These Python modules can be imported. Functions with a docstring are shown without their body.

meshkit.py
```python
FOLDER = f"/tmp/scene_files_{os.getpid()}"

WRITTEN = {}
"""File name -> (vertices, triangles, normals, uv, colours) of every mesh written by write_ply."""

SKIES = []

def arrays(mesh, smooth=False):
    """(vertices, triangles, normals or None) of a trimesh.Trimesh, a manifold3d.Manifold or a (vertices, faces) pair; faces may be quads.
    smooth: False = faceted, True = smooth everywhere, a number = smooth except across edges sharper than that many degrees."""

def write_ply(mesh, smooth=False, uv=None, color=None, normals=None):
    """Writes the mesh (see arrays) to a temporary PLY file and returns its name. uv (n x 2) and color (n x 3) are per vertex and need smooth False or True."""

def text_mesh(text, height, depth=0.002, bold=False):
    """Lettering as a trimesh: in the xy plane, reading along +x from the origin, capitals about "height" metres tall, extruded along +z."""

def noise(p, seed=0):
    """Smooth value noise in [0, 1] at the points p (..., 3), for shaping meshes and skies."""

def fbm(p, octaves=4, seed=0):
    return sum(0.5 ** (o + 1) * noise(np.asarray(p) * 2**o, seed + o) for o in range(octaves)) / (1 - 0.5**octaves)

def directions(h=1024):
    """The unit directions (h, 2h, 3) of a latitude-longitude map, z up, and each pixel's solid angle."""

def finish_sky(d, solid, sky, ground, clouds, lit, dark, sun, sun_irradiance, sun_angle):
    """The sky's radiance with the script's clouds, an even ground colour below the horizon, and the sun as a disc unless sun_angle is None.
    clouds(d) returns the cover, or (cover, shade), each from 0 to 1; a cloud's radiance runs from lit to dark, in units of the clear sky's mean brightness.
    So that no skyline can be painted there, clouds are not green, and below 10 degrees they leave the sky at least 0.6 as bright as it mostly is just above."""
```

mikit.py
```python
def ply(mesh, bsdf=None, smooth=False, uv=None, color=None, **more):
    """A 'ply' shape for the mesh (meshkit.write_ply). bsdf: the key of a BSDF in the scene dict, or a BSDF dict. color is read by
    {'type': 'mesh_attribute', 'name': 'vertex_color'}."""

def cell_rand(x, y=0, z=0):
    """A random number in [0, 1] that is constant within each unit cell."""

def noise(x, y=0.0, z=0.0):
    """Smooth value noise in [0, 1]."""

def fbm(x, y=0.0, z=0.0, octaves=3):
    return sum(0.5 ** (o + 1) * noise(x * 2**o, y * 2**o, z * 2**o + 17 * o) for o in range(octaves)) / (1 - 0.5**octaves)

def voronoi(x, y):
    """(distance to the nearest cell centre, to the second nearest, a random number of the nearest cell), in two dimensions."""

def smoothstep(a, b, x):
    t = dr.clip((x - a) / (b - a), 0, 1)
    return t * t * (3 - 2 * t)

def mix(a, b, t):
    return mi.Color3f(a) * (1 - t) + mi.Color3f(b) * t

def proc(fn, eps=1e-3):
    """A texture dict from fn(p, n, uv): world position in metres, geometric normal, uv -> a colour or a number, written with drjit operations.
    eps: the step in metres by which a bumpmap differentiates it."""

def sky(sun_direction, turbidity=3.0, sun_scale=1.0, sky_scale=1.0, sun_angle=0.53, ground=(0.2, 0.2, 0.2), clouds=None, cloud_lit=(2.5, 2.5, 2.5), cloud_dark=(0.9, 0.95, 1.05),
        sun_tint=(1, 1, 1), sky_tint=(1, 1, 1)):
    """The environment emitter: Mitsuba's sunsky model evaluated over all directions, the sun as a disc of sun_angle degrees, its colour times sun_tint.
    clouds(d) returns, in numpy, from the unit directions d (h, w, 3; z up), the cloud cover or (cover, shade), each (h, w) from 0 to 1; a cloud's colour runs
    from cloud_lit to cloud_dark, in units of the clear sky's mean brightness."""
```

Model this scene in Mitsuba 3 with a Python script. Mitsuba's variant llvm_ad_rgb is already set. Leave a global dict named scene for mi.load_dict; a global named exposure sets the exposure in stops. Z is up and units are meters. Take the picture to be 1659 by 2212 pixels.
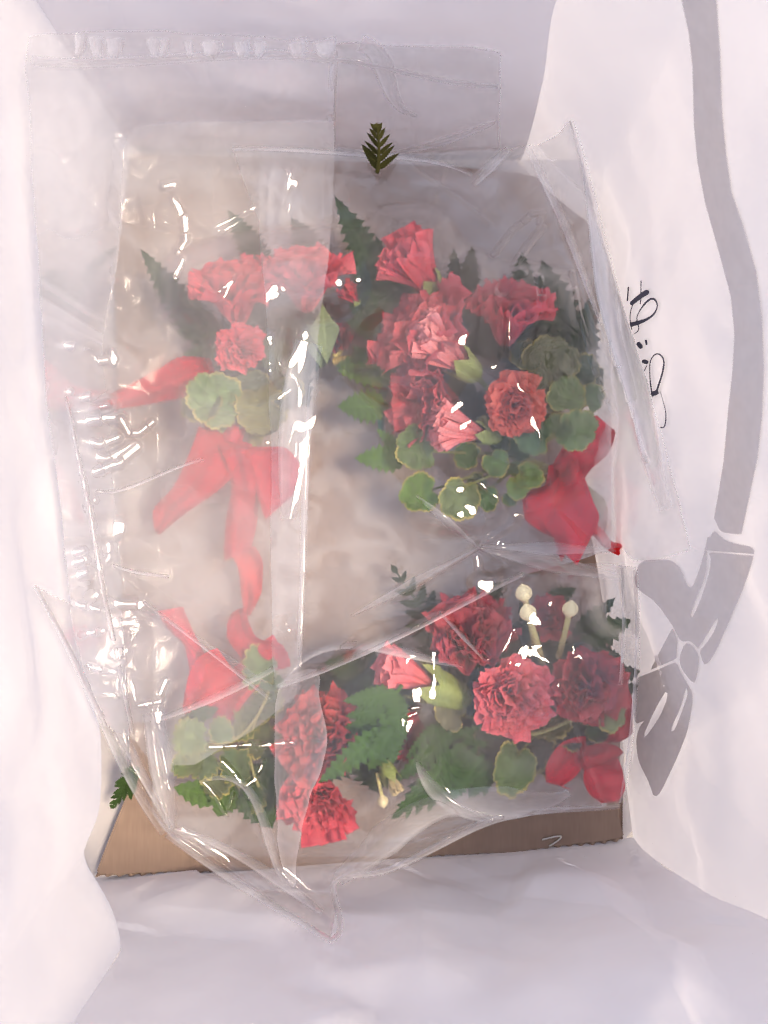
import math, sys
import numpy as np, trimesh, shapely
import shapely.geometry as sg
from scipy.spatial import Delaunay
from scipy.interpolate import LinearNDInterpolator, PchipInterpolator
import mitsuba as mi, drjit as dr
import mikit, meshkit
from mikit import proc, fbm, noise, smoothstep, mix

T = mi.ScalarTransform4f
# ------------------------------------------------------------------ camera, light, exposure
H, FOV = 0.5, 48.0
scene, labels = {}, {}
scene['camera'] = {'type': 'thinlens', 'fov': FOV, 'fov_axis': 'x', 'near_clip': 0.01, 'far_clip': 50.0,
                   'aperture_radius': 0.0012, 'focus_distance': H - 0.04,
                   'to_world': T().look_at([0, 0, H], [0, 0, 0], [0, 1, 0])}
SUN = np.array([0.56, 0.04, 1.0])
scene['sky'] = mikit.sky(SUN.tolist(), turbidity=3, sun_scale=0.70, sun_angle=15.0, sky_scale=1.0,
                         clouds=lambda d: np.ones(d.shape[:2]) * 0.75, cloud_lit=(2.3, 2.32, 2.75), sun_tint=(1.0, 0.95, 0.89), ground=(0.3, 0.28, 0.27))
exposure = 2.1

# ------------------------------------------------------------------ helpers
K = math.tan(math.radians(FOV / 2)) / 829.5


def P(px, py, z):
    """The point of the photograph's (1659 x 2212) raster that lies at height z above the cardboard."""
    px, py, z = np.broadcast_arrays(np.asarray(px, float), np.asarray(py, float), np.asarray(z, float))
    s = (H - z) * K
    return np.stack([(px - 829.5) * s, (1106 - py) * s, z], -1)


PXM = H * K * 0.92          # metres of one raster pixel a little above the cardboard


def num(name):
    if name not in scene and name not in labels:
        return name
    i = 1
    while f'{name}_{i:03d}' in scene or f'{name}_{i:03d}' in labels:
        i += 1
    return f'{name}_{i:03d}'


USED = set()


def key(name, parent=None):
    name = f'{parent}__{name}' if parent else name
    k, i = name, 0
    while k in USED:
        i += 1
        k = f'{name}_{i:03d}'
    USED.add(k)
    return k


def thing(name, label, cat, group=None):
    k = key(name)
    labels[k] = {'label': label, 'category': cat}
    if group:
        labels[k]['group'] = group
    return k


PLANTS = []


def put(name, mesh, bsdf, parent=None, smooth=True, color=None, label=None, uv=None, **more):
    k = key(name, parent)
    scene[k] = mikit.ply(mesh, bsdf, smooth=smooth, color=color, uv=uv)
    if bsdf in ('petal', 'foliage', 'flesh_green', 'ribbon_satin'):
        PLANTS.append(np.asarray(mesh[0]))
    if label or more:
        labels[k] = {**({'label': label} if label else {}), **more}
    return k


def grid(V):
    """A mesh from an array (n, m, 3) of points."""
    n, m = V.shape[:2]
    i, j = np.meshgrid(np.arange(n - 1), np.arange(m - 1), indexing='ij')
    a = (i * m + j).ravel()
    f = np.concatenate([np.stack([a, a + m, a + m + 1], 1), np.stack([a, a + m + 1, a + 1], 1)])
    return V.reshape(-1, 3), f


def join(parts):
    vs, fs, at = [], [], 0
    for v, f in parts:
        vs.append(v); fs.append(f + at); at += len(v)
    return np.vstack(vs), np.vstack(fs)


def unit(v):
    v = np.asarray(v, float)
    return v / np.linalg.norm(v)


def frame(axis, hint=(0, 0, 1)):
    a = unit(axis)
    h = np.asarray(hint, float)
    if abs(a @ unit(h)) > 0.98:
        h = np.array([1.0, 0.3, 0])
    u = unit(np.cross(h, a))
    return u, np.cross(a, u), a


def spline(pts, n):
    """Smooth curve through pts (k, d), n samples."""
    pts = np.asarray(pts, float)
    d = np.r_[0, np.cumsum(np.linalg.norm(np.diff(pts[:, :2], axis=0), axis=1) + 1e-9)]
    if len(pts) < 3:
        t = np.linspace(0, 1, n)[:, None]
        return pts[0] * (1 - t) + pts[-1] * t
    from scipy.interpolate import CubicSpline
    return CubicSpline(d, pts)(np.linspace(0, d[-1], n))


def tube(pts, r, n=24, sides=10):
    p = spline(pts, n)
    r = np.interp(np.linspace(0, 1, n), np.linspace(0, 1, np.size(r)), np.atleast_1d(r))
    t = np.gradient(p, axis=0)
    t /= np.linalg.norm(t, axis=1, keepdims=True)
    u0 = frame(t[0])[0]
    rings = []
    for i in range(n):
        u = u0 - t[i] * (u0 @ t[i]); u0 = unit(u)
        w = np.cross(t[i], u0)
        a = np.linspace(0, 2 * np.pi, sides + 1)
        rings.append(p[i] + r[i] * (np.cos(a)[:, None] * u0 + np.sin(a)[:, None] * w))
    v, f = grid(np.array(rings))
    for ring in (0, n - 1):
        c = len(v)
        v = np.vstack([v, p[ring]])
        b = ring * (sides + 1)
        f = np.vstack([f, [[c, b + i, b + i + 1] for i in range(sides)]])
    return v, f


def poly_mesh(poly, step, fine=None):
    """(points (n, 2), triangles) filling a polygon of the raster with points step apart."""
    x0, y0, x1, y1 = poly.bounds
    jit = np.random.default_rng(5)
    X, Y = np.meshgrid(np.arange(x0, x1, step), np.arange(y0, y1, step))
    p = np.stack([X.ravel(), Y.ravel()], 1) + jit.uniform(-.2, .2, (X.size, 2)) * step
    p = p[shapely.contains_xy(poly.buffer(-step * 0.45), p[:, 0], p[:, 1])]
    if fine is not None:
        p = p[~shapely.contains_xy(fine, p[:, 0], p[:, 1])]
        x0, y0, x1, y1 = fine.bounds
        X, Y = np.meshgrid(np.arange(x0, x1, 1.7), np.arange(y0, y1, 1.7))
        q = np.stack([X.ravel(), Y.ravel()], 1) + jit.uniform(-.3, .3, (X.size, 2))
        q = q[shapely.contains_xy(fine, q[:, 0], q[:, 1])]
        p = np.vstack([p, q[shapely.contains_xy(poly.buffer(-2), q[:, 0], q[:, 1])]])
    rings = [poly.exterior, *poly.interiors]
    edge = np.vstack([[r.interpolate(s).coords[0] for s in np.linspace(0, r.length, max(4, int(r.length / step)), endpoint=False)] for r in rings])
    p = np.vstack([p, edge])
    t = Delaunay(p).simplices
    c = p[t].mean(1)
    t = t[shapely.contains_xy(poly, c[:, 0], c[:, 1])]
    a, b, c = (p[t[:, i]] for i in range(3))
    cr = (b - a)[:, 0] * (c - a)[:, 1] - (b - a)[:, 1] * (c - a)[:, 0]
    t[cr > 0] = t[cr > 0][:, ::-1]          # raster y runs down: facing up in the world
    return p, t[np.abs(cr) > 1e-6]


def curvy(pts, n=6):
    """Closed polygon with its corners rounded (Chaikin)."""
    p = np.asarray(pts, float)
    for _ in range(2):
        q = np.roll(p, -1, 0)
        p = np.stack([.78 * p + .22 * q, .22 * p + .78 * q], 1).reshape(-1, 2)
    return sg.Polygon(p).buffer(0)


# ------------------------------------------------------------------ materials
def rgb(*c):
    return {'type': 'rgb', 'value': list(c)}


VC = {'type': 'mesh_attribute', 'name': 'vertex_color'}
scene['paper'] = {'type': 'principledthin', 'roughness': 0.55, 'spec_trans': 0.0, 'diff_trans': 0.9, 'eta': 1.4,
                  'base_color': proc(lambda p, n, uv: mix((.83, .815, .835), (.88, .87, .885), fbm(p.x * 40, p.y * 40, p.z * 40)))}
scene['paper_dimmed'] = {**scene['paper'], 'diff_trans': 0.12}  # shade put into the paper: less light passes, darkening back and front walls
scene['print_grey'] = {'type': 'principledthin', 'roughness': 0.5, 'spec_trans': 0.0, 'diff_trans': 0.55, 'eta': 1.4,
                       'base_color': proc(lambda p, n, uv: mix((.65, .625, .62), (.72, .695, .69), fbm(p.x * 260, p.y * 260, p.z * 260)))}
scene['ink'] = {'type': 'twosided', 'bsdf': {'type': 'principled', 'base_color': rgb(.06, .06, .09), 'roughness': .5}}


def _board(p, n, uv):
    a = fbm(p.x * 55, p.y * 55, p.z * 55 + 3)
    b = fbm(p.x * 900, p.y * 120, p.z * 400)
    flute = noise(p.x * 8 + 2, p.y * 160)
    return mix((.23, .165, .13), (.34, .25, .195), a * .45 + b * .4 + flute * .15)


scene['cardboard'] = {'type': 'twosided', 'bsdf': {'type': 'principled', 'base_color': proc(_board), 'roughness': .8, 'specular': .25}}
scene['petal'] = {'type': 'principledthin', 'base_color': VC, 'roughness': .6, 'spec_trans': 0.0, 'diff_trans': .55, 'eta': 1.3, 'sheen': .3}
scene['foliage'] = {'type': 'principledthin', 'base_color': VC, 'roughness': .42, 'spec_trans': 0.0, 'diff_trans': .35, 'eta': 1.4}
scene['flesh_green'] = {'type': 'twosided', 'bsdf': {'type': 'principled', 'base_color': VC, 'roughness': .45, 'specular': .4}}
scene['ribbon_satin'] = {'type': 'principledthin', 'base_color': VC, 'roughness': .28, 'spec_trans': 0.0, 'diff_trans': .25, 'eta': 1.4, 'sheen': .4}
scene['haze_white'] = {'type': 'principledthin', 'roughness': .35, 'spec_trans': 0.0, 'diff_trans': 1.0, 'base_color': rgb(.88, .895, .93), 'eta': 1.45}
scene['clear_sheet'] = {'type': 'thindielectric', 'int_ior': 1.5}


def film(lo, hi, scale):
    return {'type': 'blendbsdf', 'weight': proc(lambda p, n, uv: lo + (hi - lo) * smoothstep(.25, .8, fbm(p.x * scale, p.y * scale, p.z * scale))),
            'a': {'type': 'ref', 'id': 'clear_sheet'}, 'b': {'type': 'ref', 'id': 'haze_white'}}


scene['film'] = film(.01, .085, 26.0)


def _streaks(p, n, uv):
    w = fbm(p.x * 18, p.y * 18, 7.0) * 2.2
    a = fbm(p.x * 34 + w, p.y * 34 - w, 3.0)
    b = 1 - dr.abs(2 * fbm(p.x * 22 + w * 1.5, p.y * 30 + w, 11.0) - 1)
    return .16 + .15 * smoothstep(.3, .75, a) + .28 * smoothstep(.72, .98, b)


scene['film_clouded_back'] = {'type': 'blendbsdf', 'a': {'type': 'ref', 'id': 'clear_sheet'}, 'b': {'type': 'ref', 'id': 'haze_white'}, 'weight': proc(_streaks)}
scene['film_cloudy'] = film(.20, .44, 22.0)
scene['film_fold'] = {'type': 'blendbsdf', 'a': {'type': 'ref', 'id': 'clear_sheet'}, 'b': {'type': 'ref', 'id': 'haze_white'},
                      'weight': proc(lambda p, n, uv: .5 * dr.clip(uv.x, 0, 1.7) * (.45 + .8 * fbm(p.x * 70, p.y * 70, p.z * 70)))}
scene['pale_metallic'] = {'type': 'twosided', 'bsdf': {'type': 'principled', 'base_color': rgb(.6, .6, .55), 'metallic': .8, 'roughness': .35}}
scene['soil'] = {'type': 'twosided', 'bsdf': {'type': 'principled', 'roughness': .8, 'base_color': proc(lambda p, n, uv: mix((.30, .28, .26), (.38, .35, .33), fbm(p.x * 9, p.y * 9)))}}

# ------------------------------------------------------------------ the setting: what the bag stands on
g = np.linspace(-4, 4, 9)
put('ground', grid(np.stack([*np.meshgrid(g, g, indexing='ij'), np.full((9, 9), -0.012)], -1)), 'soil', kind='structure', smooth=False)

# ------------------------------------------------------------------ paper carrier bag, seen from inside
bag = thing('paper_carrier_bag', 'open white paper carrier bag with grey printed ribbon bow, holding the flowers', 'paper bag')
S0 = H * K
ZT = 0.265


def corner(base, mid, top):
    """Path of a bag corner: raster offsets at the floor (z 0), at z 0.08 and at z 0.14 and above, as world xy."""
    z = [-.01, 0, .08, .14, ZT]
    xy = np.array([base, base, mid, top, top], float) * S0 * [1, -1]
    f = PchipInterpolator(z, xy)
    return f


TL = corner((-548, -790), (-548, -798), (-546, -804))
TR = corner((300, -770), (288, -780), (268, -796))
FR = corner((545, 712), (585, 690), (625, 655))
FL = corner((-664, 803), (-482, 802), (-488, 802))
zz = np.r_[-.0066, 0, np.geomspace(.004, ZT, 90)]


def wall_mesh(c0, c1, bulge, seed, n=150, mids=(), creases=()):
    """A bag wall between two corner paths. bulge: metres it leans out at its middle as a function of height; mids: extra base points (t, outward metres)."""
    t = np.linspace(0, 1, n)
    A, B = c0(zz), c1(zz)
    W = A[:, None] * (1 - t[None, :, None]) + B[:, None] * t[None, :, None]
    d = unit(B[0] - A[0])
    out = np.array([d[1], -d[0]])
    if out @ (A[0] + B[0]) < 0:
        out = -out
    Z = np.repeat(zz[:, None], n, 1)
    q = np.stack([W[..., 0] * 14, W[..., 1] * 14, Z * 14], -1)
    wob = (meshkit.fbm(q + seed, 3, seed) - .5) * .012 + crumple(W @ d / S0 + 3000, Z / S0 + 1000, 170, .0056, seed) + crumple(W @ d / S0, Z / S0, 75, .0017, seed + 7)
    edge = np.sin(np.pi * t) ** .6
    off = wob * edge[None] * np.clip(np.abs(Z) / .02, 0.15, 1) + bulge(np.maximum(zz, 0))[:, None] * np.sin(np.pi * t)[None]
    for tc, a, w in mids:
        off = off + a * (np.exp(-((t - tc) / w) ** 2) * np.clip(np.sin(np.pi * t) * 3, 0, 1))[None] * np.exp(-np.maximum(Z, 0) / .35)
    for (t0, z0), (t1, z1_), wd, a in creases:
        x, y = (t - .5)[None] * .32 + 0 * Z, Z
        ax, ay, bx, by = (t0 - .5) * .32, z0, (t1 - .5) * .32, z1_
        L = math.hypot(bx - ax, by - ay)
        k = np.clip(((x - ax) * (bx - ax) + (y - ay) * (by - ay)) / L ** 2, 0, 1)
        dd = np.hypot(x - ax - k * (bx - ax), y - ay - k * (by - ay))
        sd = np.sign((x - ax) * (by - ay) - (y - ay) * (bx - ax))
        off = off + a * np.maximum(0, 1 - dd / (wd * np.where(sd > 0, 1, 2.5)))
    W = W + off[..., None] * out
    return np.concatenate([W, Z[..., None]], -1)


_CR = {}


def crumple(x, y, spacing, amp, seed):
    """Sharp-creased random relief: random heights joined by flat facets (spacing and x, y in raster pixels)."""
    k = (spacing, seed)
    if k not in _CR:
        r = np.random.default_rng(seed)
        g = np.arange(-600, 5200, spacing)
        p = np.stack(np.meshgrid(g, g), -1).reshape(-1, 2) + r.uniform(-.5, .5, (len(g) ** 2, 2)) * spacing
        _CR[k] = LinearNDInterpolator(p, r.uniform(-1, 1, len(p)))
    return np.nan_to_num(_CR[k](np.asarray(x), np.asarray(y))) * amp


RW = wall_mesh(TR, FR, lambda z: .012 * np.clip(z / .1, 0, 1) + .028 * np.clip((z - .09) / .17, 0, 1), 11, mids=[(.17, .034, .17), (.6, .003, .3)], creases=[((.78, .03), (.95, .14), .02, .004), ((.62, .05), (.9, .07), .015, -.003), ((.86, .02), (.74, .13), .02, .004), ((.3, .1), (.42, .03), .02, .002)])
BW = wall_mesh(TL, TR, lambda z: .004 * np.clip(z / .1, 0, 1), 23)
LW = wall_mesh(FL, TL, lambda z: .004 * np.clip(z / .1, 0, 1) + .002, 37, mids=[(.45, .010, .3), (.09, .017, .06)], creases=[((.15, .02), (.5, .12), .02, .004), ((.3, .12), (.7, .04), .02, -.003), ((.75, .02), (.85, .15), .02, .004)])
FW = wall_mesh(FL, FR, lambda z: .004 * np.clip(z / .1, 0, 1), 41, creases=[((.845, .05), (.82, .17), .016, -.006), ((.62, .02), (.90, .10), .02, .004), ((.95, .04), (.86, .12), .018, .005), ((.25, .03), (.40, .16), .03, -.004), ((.1, .06), (.3, .09), .02, .003)])
put('right_wall', grid(RW), 'paper', bag)
put('back_wall', grid(BW), 'paper_dimmed', bag)
put('left_wall', grid(LW), 'paper', bag)
put('front_wall', grid(FW), 'paper_dimmed', bag)
base_poly = sg.Polygon(np.vstack([LW[0, :, :2], BW[0, 1:, :2], RW[0, 1:, :2], FW[0, ::-1, :2][1:-1]])).buffer(0)
bp, bt = poly_mesh(sg.Polygon(np.array(base_poly.exterior.coords) / S0 * [1, -1]).buffer(0), 30)
bz = -0.0065 + 0 * bp[:, 0]
put('bottom_panel', (np.c_[bp[:, 0] * S0, -bp[:, 1] * S0, bz], bt), 'paper', bag)

# the print on the right wall: where the raster meets the wall, by interpolation over the wall's own points
_rw = RW[:, 3:-3].reshape(-1, 3)
_s = (H - _rw[:, 2]) * K
_rpx = np.c_[_rw[:, 0] / _s + 829.5, 1106 - _rw[:, 1] / _s]
_keep = (_rw[:, 2] < .305) & (_rw[:, 2] > .001)
_zi = LinearNDInterpolator(_rpx[_keep], _rw[_keep, 2])
from scipy.spatial import cKDTree
_kd = cKDTree(_rpx[_keep])


def on_right_wall(xy, lift):
    z = _zi(xy)
    bad = np.isnan(z)
    if bad.any():
        z[bad] = _rw[_keep, 2][_kd.query(xy[bad])[1]]
    p = P(xy[:, 0], xy[:, 1], z)
    return p + lift * np.array([-.8, 0, .6])


def on_wall(polys, name, bsdf, lift, step=9, label=None):
    geo = shapely.union_all(polys) if isinstance(polys, list) else polys
    for g in getattr(geo, 'geoms', [geo]):
        if g.geom_type != 'Polygon' or g.area < 12:
            continue
        g = g.simplify(.4)
        p, t = poly_mesh(g, step)
        put(name, (on_right_wall(p, lift), t), bsdf, bag, label=label)


def cv(pts):          # close-up raster of the bow -> raster
    return [(1216.6 + .375 * x, 940 + .375 * y) for x, y in pts]


band = sg.Polygon([(1468, -60), (1476, 0), (1492, 75), (1500, 150), (1503, 275), (1510, 350), (1527, 440), (1555, 540), (1582, 640), (1590, 720), (1586, 800), (1577, 880),
                   (1566, 1000), (1552, 1085), (1545, 1122), (1560, 1150), (1605, 1155), (1625, 1060), (1640, 990), (1650, 900), (1654, 800), (1650, 690), (1638, 590), (1610, 490),
                   (1585, 420), (1572, 330), (1563, 230), (1560, 120), (1552, 0), (1548, -60)])
upper = curvy(cv([(845, 565), (880, 545), (930, 600), (1000, 625), (1110, 645), (1112, 690), (1050, 880), (960, 1080), (905, 1210), (850, 1310), (815, 1325), (800, 1255), (745, 1180), (690, 1200), (640, 1095),
                  (540, 955), (430, 885), (418, 820), (450, 722), (560, 715), (640, 720), (690, 775), (738, 905), (790, 790), (825, 660)]))
small = sg.Polygon(cv([(640, 1105), (668, 1180), (660, 1290), (510, 1358), (520, 1330)]))
knot = curvy(cv([(720, 1180), (770, 1215), (800, 1275), (795, 1350), (768, 1448), (720, 1400), (680, 1340), (668, 1285), (690, 1220)]))
lower = curvy(cv([(420, 1400), (500, 1372), (600, 1330), (665, 1300), (690, 1370), (720, 1425), (760, 1490), (742, 1620), (720, 1720), (660, 1870), (540, 2115), (500, 1990), (440, 1880), (425, 1760),
                  (440, 1690), (475, 1640), (420, 1670), (405, 1560)]))
slits = [curvy(cv(q)) for q in ([(835, 660), (860, 700), (855, 780), (805, 940), (748, 1065), (742, 1040), (770, 950), (835, 800)], [(890, 1055), (902, 1070), (870, 1150), (790, 1250), (780, 1235), (850, 1130)],
                                [(610, 1455), (608, 1520), (560, 1630), (480, 1742), (468, 1730), (540, 1570)], [(712, 1460), (730, 1480), (700, 1570), (650, 1700), (625, 1715), (640, 1660), (690, 1560)])]
slits.append(sg.LineString(cv([(850, 585), (880, 500), (900, 545), (955, 598), (1110, 632)])).buffer(3.2))
slits.append(sg.LineString(cv([(690, 1200), (668, 1290), (480, 1370)])).buffer(2.0))
slits.append(sg.LineString(cv([(835, 668), (1115, 690)])).buffer(1.6))
slits.append(knot.exterior.buffer(2.6))
cut = shapely.union_all(slits)
on_wall([band.difference(slits[4])], 'printed_ribbon_band', 'print_grey', .0012)
for q in (upper, small, lower):
    on_wall([q.difference(knot).difference(cut)], 'printed_bow', 'print_grey', .0012)
on_wall([knot.difference(cut)], 'printed_bow_knot', 'print_grey', .0012)


def hw(pts, w):
    q = [(1216.6 + .225 * x, 497.7 + .225 * y) for x, y in pts]
    q = spline(q, 30) if len(q) > 2 else np.array(q)
    w = np.interp(np.linspace(0, 1, len(q)), np.linspace(0, 1, np.size(w)), np.atleast_1d(w)) * .225 / 2
    return shapely.union_all([sg.MultiPoint([q[i], q[i + 1]]).convex_hull.buffer((w[i] + w[i + 1]) / 2) for i in range(len(q) - 1)])


for strokes in ([hw([(680, 705), (760, 640), (825, 600)], [38, 46, 50]), hw([(690, 720), (666, 800), (664, 870), (682, 960)], 9), hw([(770, 485), (768, 600), (764, 715)], 10),
                 hw([(648, 550), (638, 680)], 14), hw([(700, 1000), (745, 920), (728, 860), (755, 780), (820, 695), (885, 660), (922, 700), (905, 790), (840, 850), (760, 885), (680, 908)], [8, 10, 9, 10, 16, 22, 10, 16, 22, 34, 44])],
                [hw([(745, 1095), (765, 1120)], 44)], [hw([(816, 1062), (822, 1095)], 22)], [hw([(795, 1262), (822, 1268)], 40), hw([(825, 1300), (798, 1355)], 9)],
                [hw([(882, 1600), (860, 1480), (852, 1340), (872, 1230), (925, 1187), (972, 1215), (986, 1320), (955, 1440), (918, 1550)], [12, 14, 10, 9, 12, 14, 18, 16, 20]), hw([(885, 1570), (918, 1560)], 46),
                 hw([(955, 1550), (995, 1690), (1006, 1840), (985, 1895), (950, 1888)], [5, 6, 8, 12, 9])]):
    on_wall(strokes, 'handwriting', 'ink', .0018, step=3)

# ------------------------------------------------------------------ corrugated cardboard pad
board = thing('cardboard_pad', 'brown corrugated cardboard sheet lying flat in the bottom of the bag', 'cardboard')
bpoly = sg.Polygon([(203, 1897), (380, 1893), (720, 1878), (900, 1860), (1130, 1848), (1352, 1818), (1334, 1762), (1350, 1300), (1320, 900), (1278, 470), (1272, 425), (1225, 396), (1120, 374), (1000, 362),
                    (700, 346), (480, 338), (260, 332), (232, 340), (236, 368), (250, 700), (262, 1300), (285, 1690), (240, 1800)])
bpoly = bpoly.buffer(6).buffer(-6)
p, t = poly_mesh(bpoly, 14)
torn = sg.Polygon(np.vstack([[[150, 2000]], np.stack([np.arange(190, 1371, 6.0), np.interp(np.arange(190, 1371, 6.0), [203, 380, 720, 900, 1130, 1352], [1897, 1893, 1878, 1860, 1848, 1818])
                                                      - 4 - 9 * meshkit.fbm(np.c_[np.arange(190, 1371, 6.0) / 50, np.zeros((197, 2))], 3, 4)], 1), [[1420, 2000]]]))
pt_, tt_ = poly_mesh(bpoly.difference(torn), 14)
relief = crumple(p[:, 0], p[:, 1], 160, .0006, 91) + crumple(p[:, 0], p[:, 1], 60, .00015, 92)
TH = .0042
put('top_liner', (P(pt_[:, 0], pt_[:, 1], crumple(pt_[:, 0], pt_[:, 1], 160, .0006, 91) + crumple(pt_[:, 0], pt_[:, 1], 60, .00015, 92)), tt_), 'cardboard', board)
put('bottom_liner', (P(p[:, 0], p[:, 1], relief) - [0, 0, TH], t[:, ::-1]), 'cardboard', board)
# the fluted medium, a wave of paper between the liners, seen along the front edge
xs = np.linspace(206, 1348, 1400)
fy = np.interp(xs, [203, 380, 720, 900, 1130, 1352], [1897, 1893, 1878, 1860, 1848, 1818]) - 1.5
wave = -TH / 2 + (TH / 2 - .0004) * np.sin(xs * 2 * np.pi / 25.0)
fl = np.stack([P(xs, fy, 0) * [1, 1, 0] + np.stack([0 * xs, 0 * xs, wave], 1), P(xs, fy - np.interp(xs, [206, 215, 330, 1348], [4, 8, 110, 110]), 0) * [1, 1, 0] + np.stack([0 * xs, 0 * xs, wave], 1)], 1)
put('fluted_core', grid(fl), 'cardboard', board)
put('bent_pale_strand', tube(P([1171, 1212, 1186], [1814, 1808, 1828], .0012), .0006, 24, 6), 'pale_metallic', board)  # small bent pale mark near the front edge, nature unclear

# ------------------------------------------------------------------ plant parts
RED, DEEP, PINK, ORANGE = (.72, .040, .092), (.54, .015, .052), (.95, .43, .45), (.88, .20, .12)


def petal(o, axis, az, L, W, f0, f1, rng, colr, pale, teeth=9):
    """One ruffled, toothed petal from o: it leaves the axis at angle f0 and bends out to f1."""
    u, w, a = frame(axis, (.21, .33, .9))
    r = math.cos(az) * u + math.sin(az) * w
    side = np.cross(a, r)
    n, m = 11, 17
    s = np.linspace(0, 1, n)[:, None]
    tt = np.linspace(-1, 1, m)[None]
    ph = rng.uniform(0, 6.28, 3)
    saw = np.abs(((tt * teeth / 2 + ph[0]) % 1) - .5) * 2
    s2 = s * (1 - .14 * tt ** 2 - .17 * saw * s ** 3)
    ang = f0 + (f1 - f0) * s2 ** 1.3
    R = np.cumsum(np.sin(ang), 0) * L / (n - 1)
    Z = np.cumsum(np.cos(ang), 0) * L / (n - 1)
    R -= R[:1]; Z -= Z[:1]
    wid = W * (.16 + .84 * s2 ** .75)
    ruf = L * s2 ** 1.8 * (.10 * np.sin(5.5 * tt + ph[1]) + .07 * np.sin(10.5 * tt + ph[2] + 2 * s) + .03 * np.sin(19 * tt + ph[0]))
    x = wid * tt * (1 - .08 * np.cos(5 * tt + ph[2]))
    cup = .08 * L * s2 * tt ** 2
    nr, nz = np.cos(ang), -np.sin(ang)
    V = o + (R + nr * (ruf - cup * .6))[..., None] * r + (Z + nz * (ruf - cup * .6) + cup * .2)[..., None] * a + x[..., None] * side
    mixv = np.clip(pale * (.35 + .65 * s2 ** 2) * (.8 + .4 * rng.random()) + .16 * np.sin(9 * tt + ph[0]) * s * pale + np.where(s2 < .3, (.3 - s2) * 1.4, 0), 0, 1)[..., None]
    vein = 1 - .14 * (np.sin(23 * tt + 3 * np.sin(4 * s + ph[1])) > .55)[..., None] * s[..., None]
    c = (np.array(colr) * (1 - mixv) + np.array(PINK) * mixv) * vein * (.85 + .3 * rng.random())
    return grid(V), np.clip(c, 0, 1).reshape(-1, 3)


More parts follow.
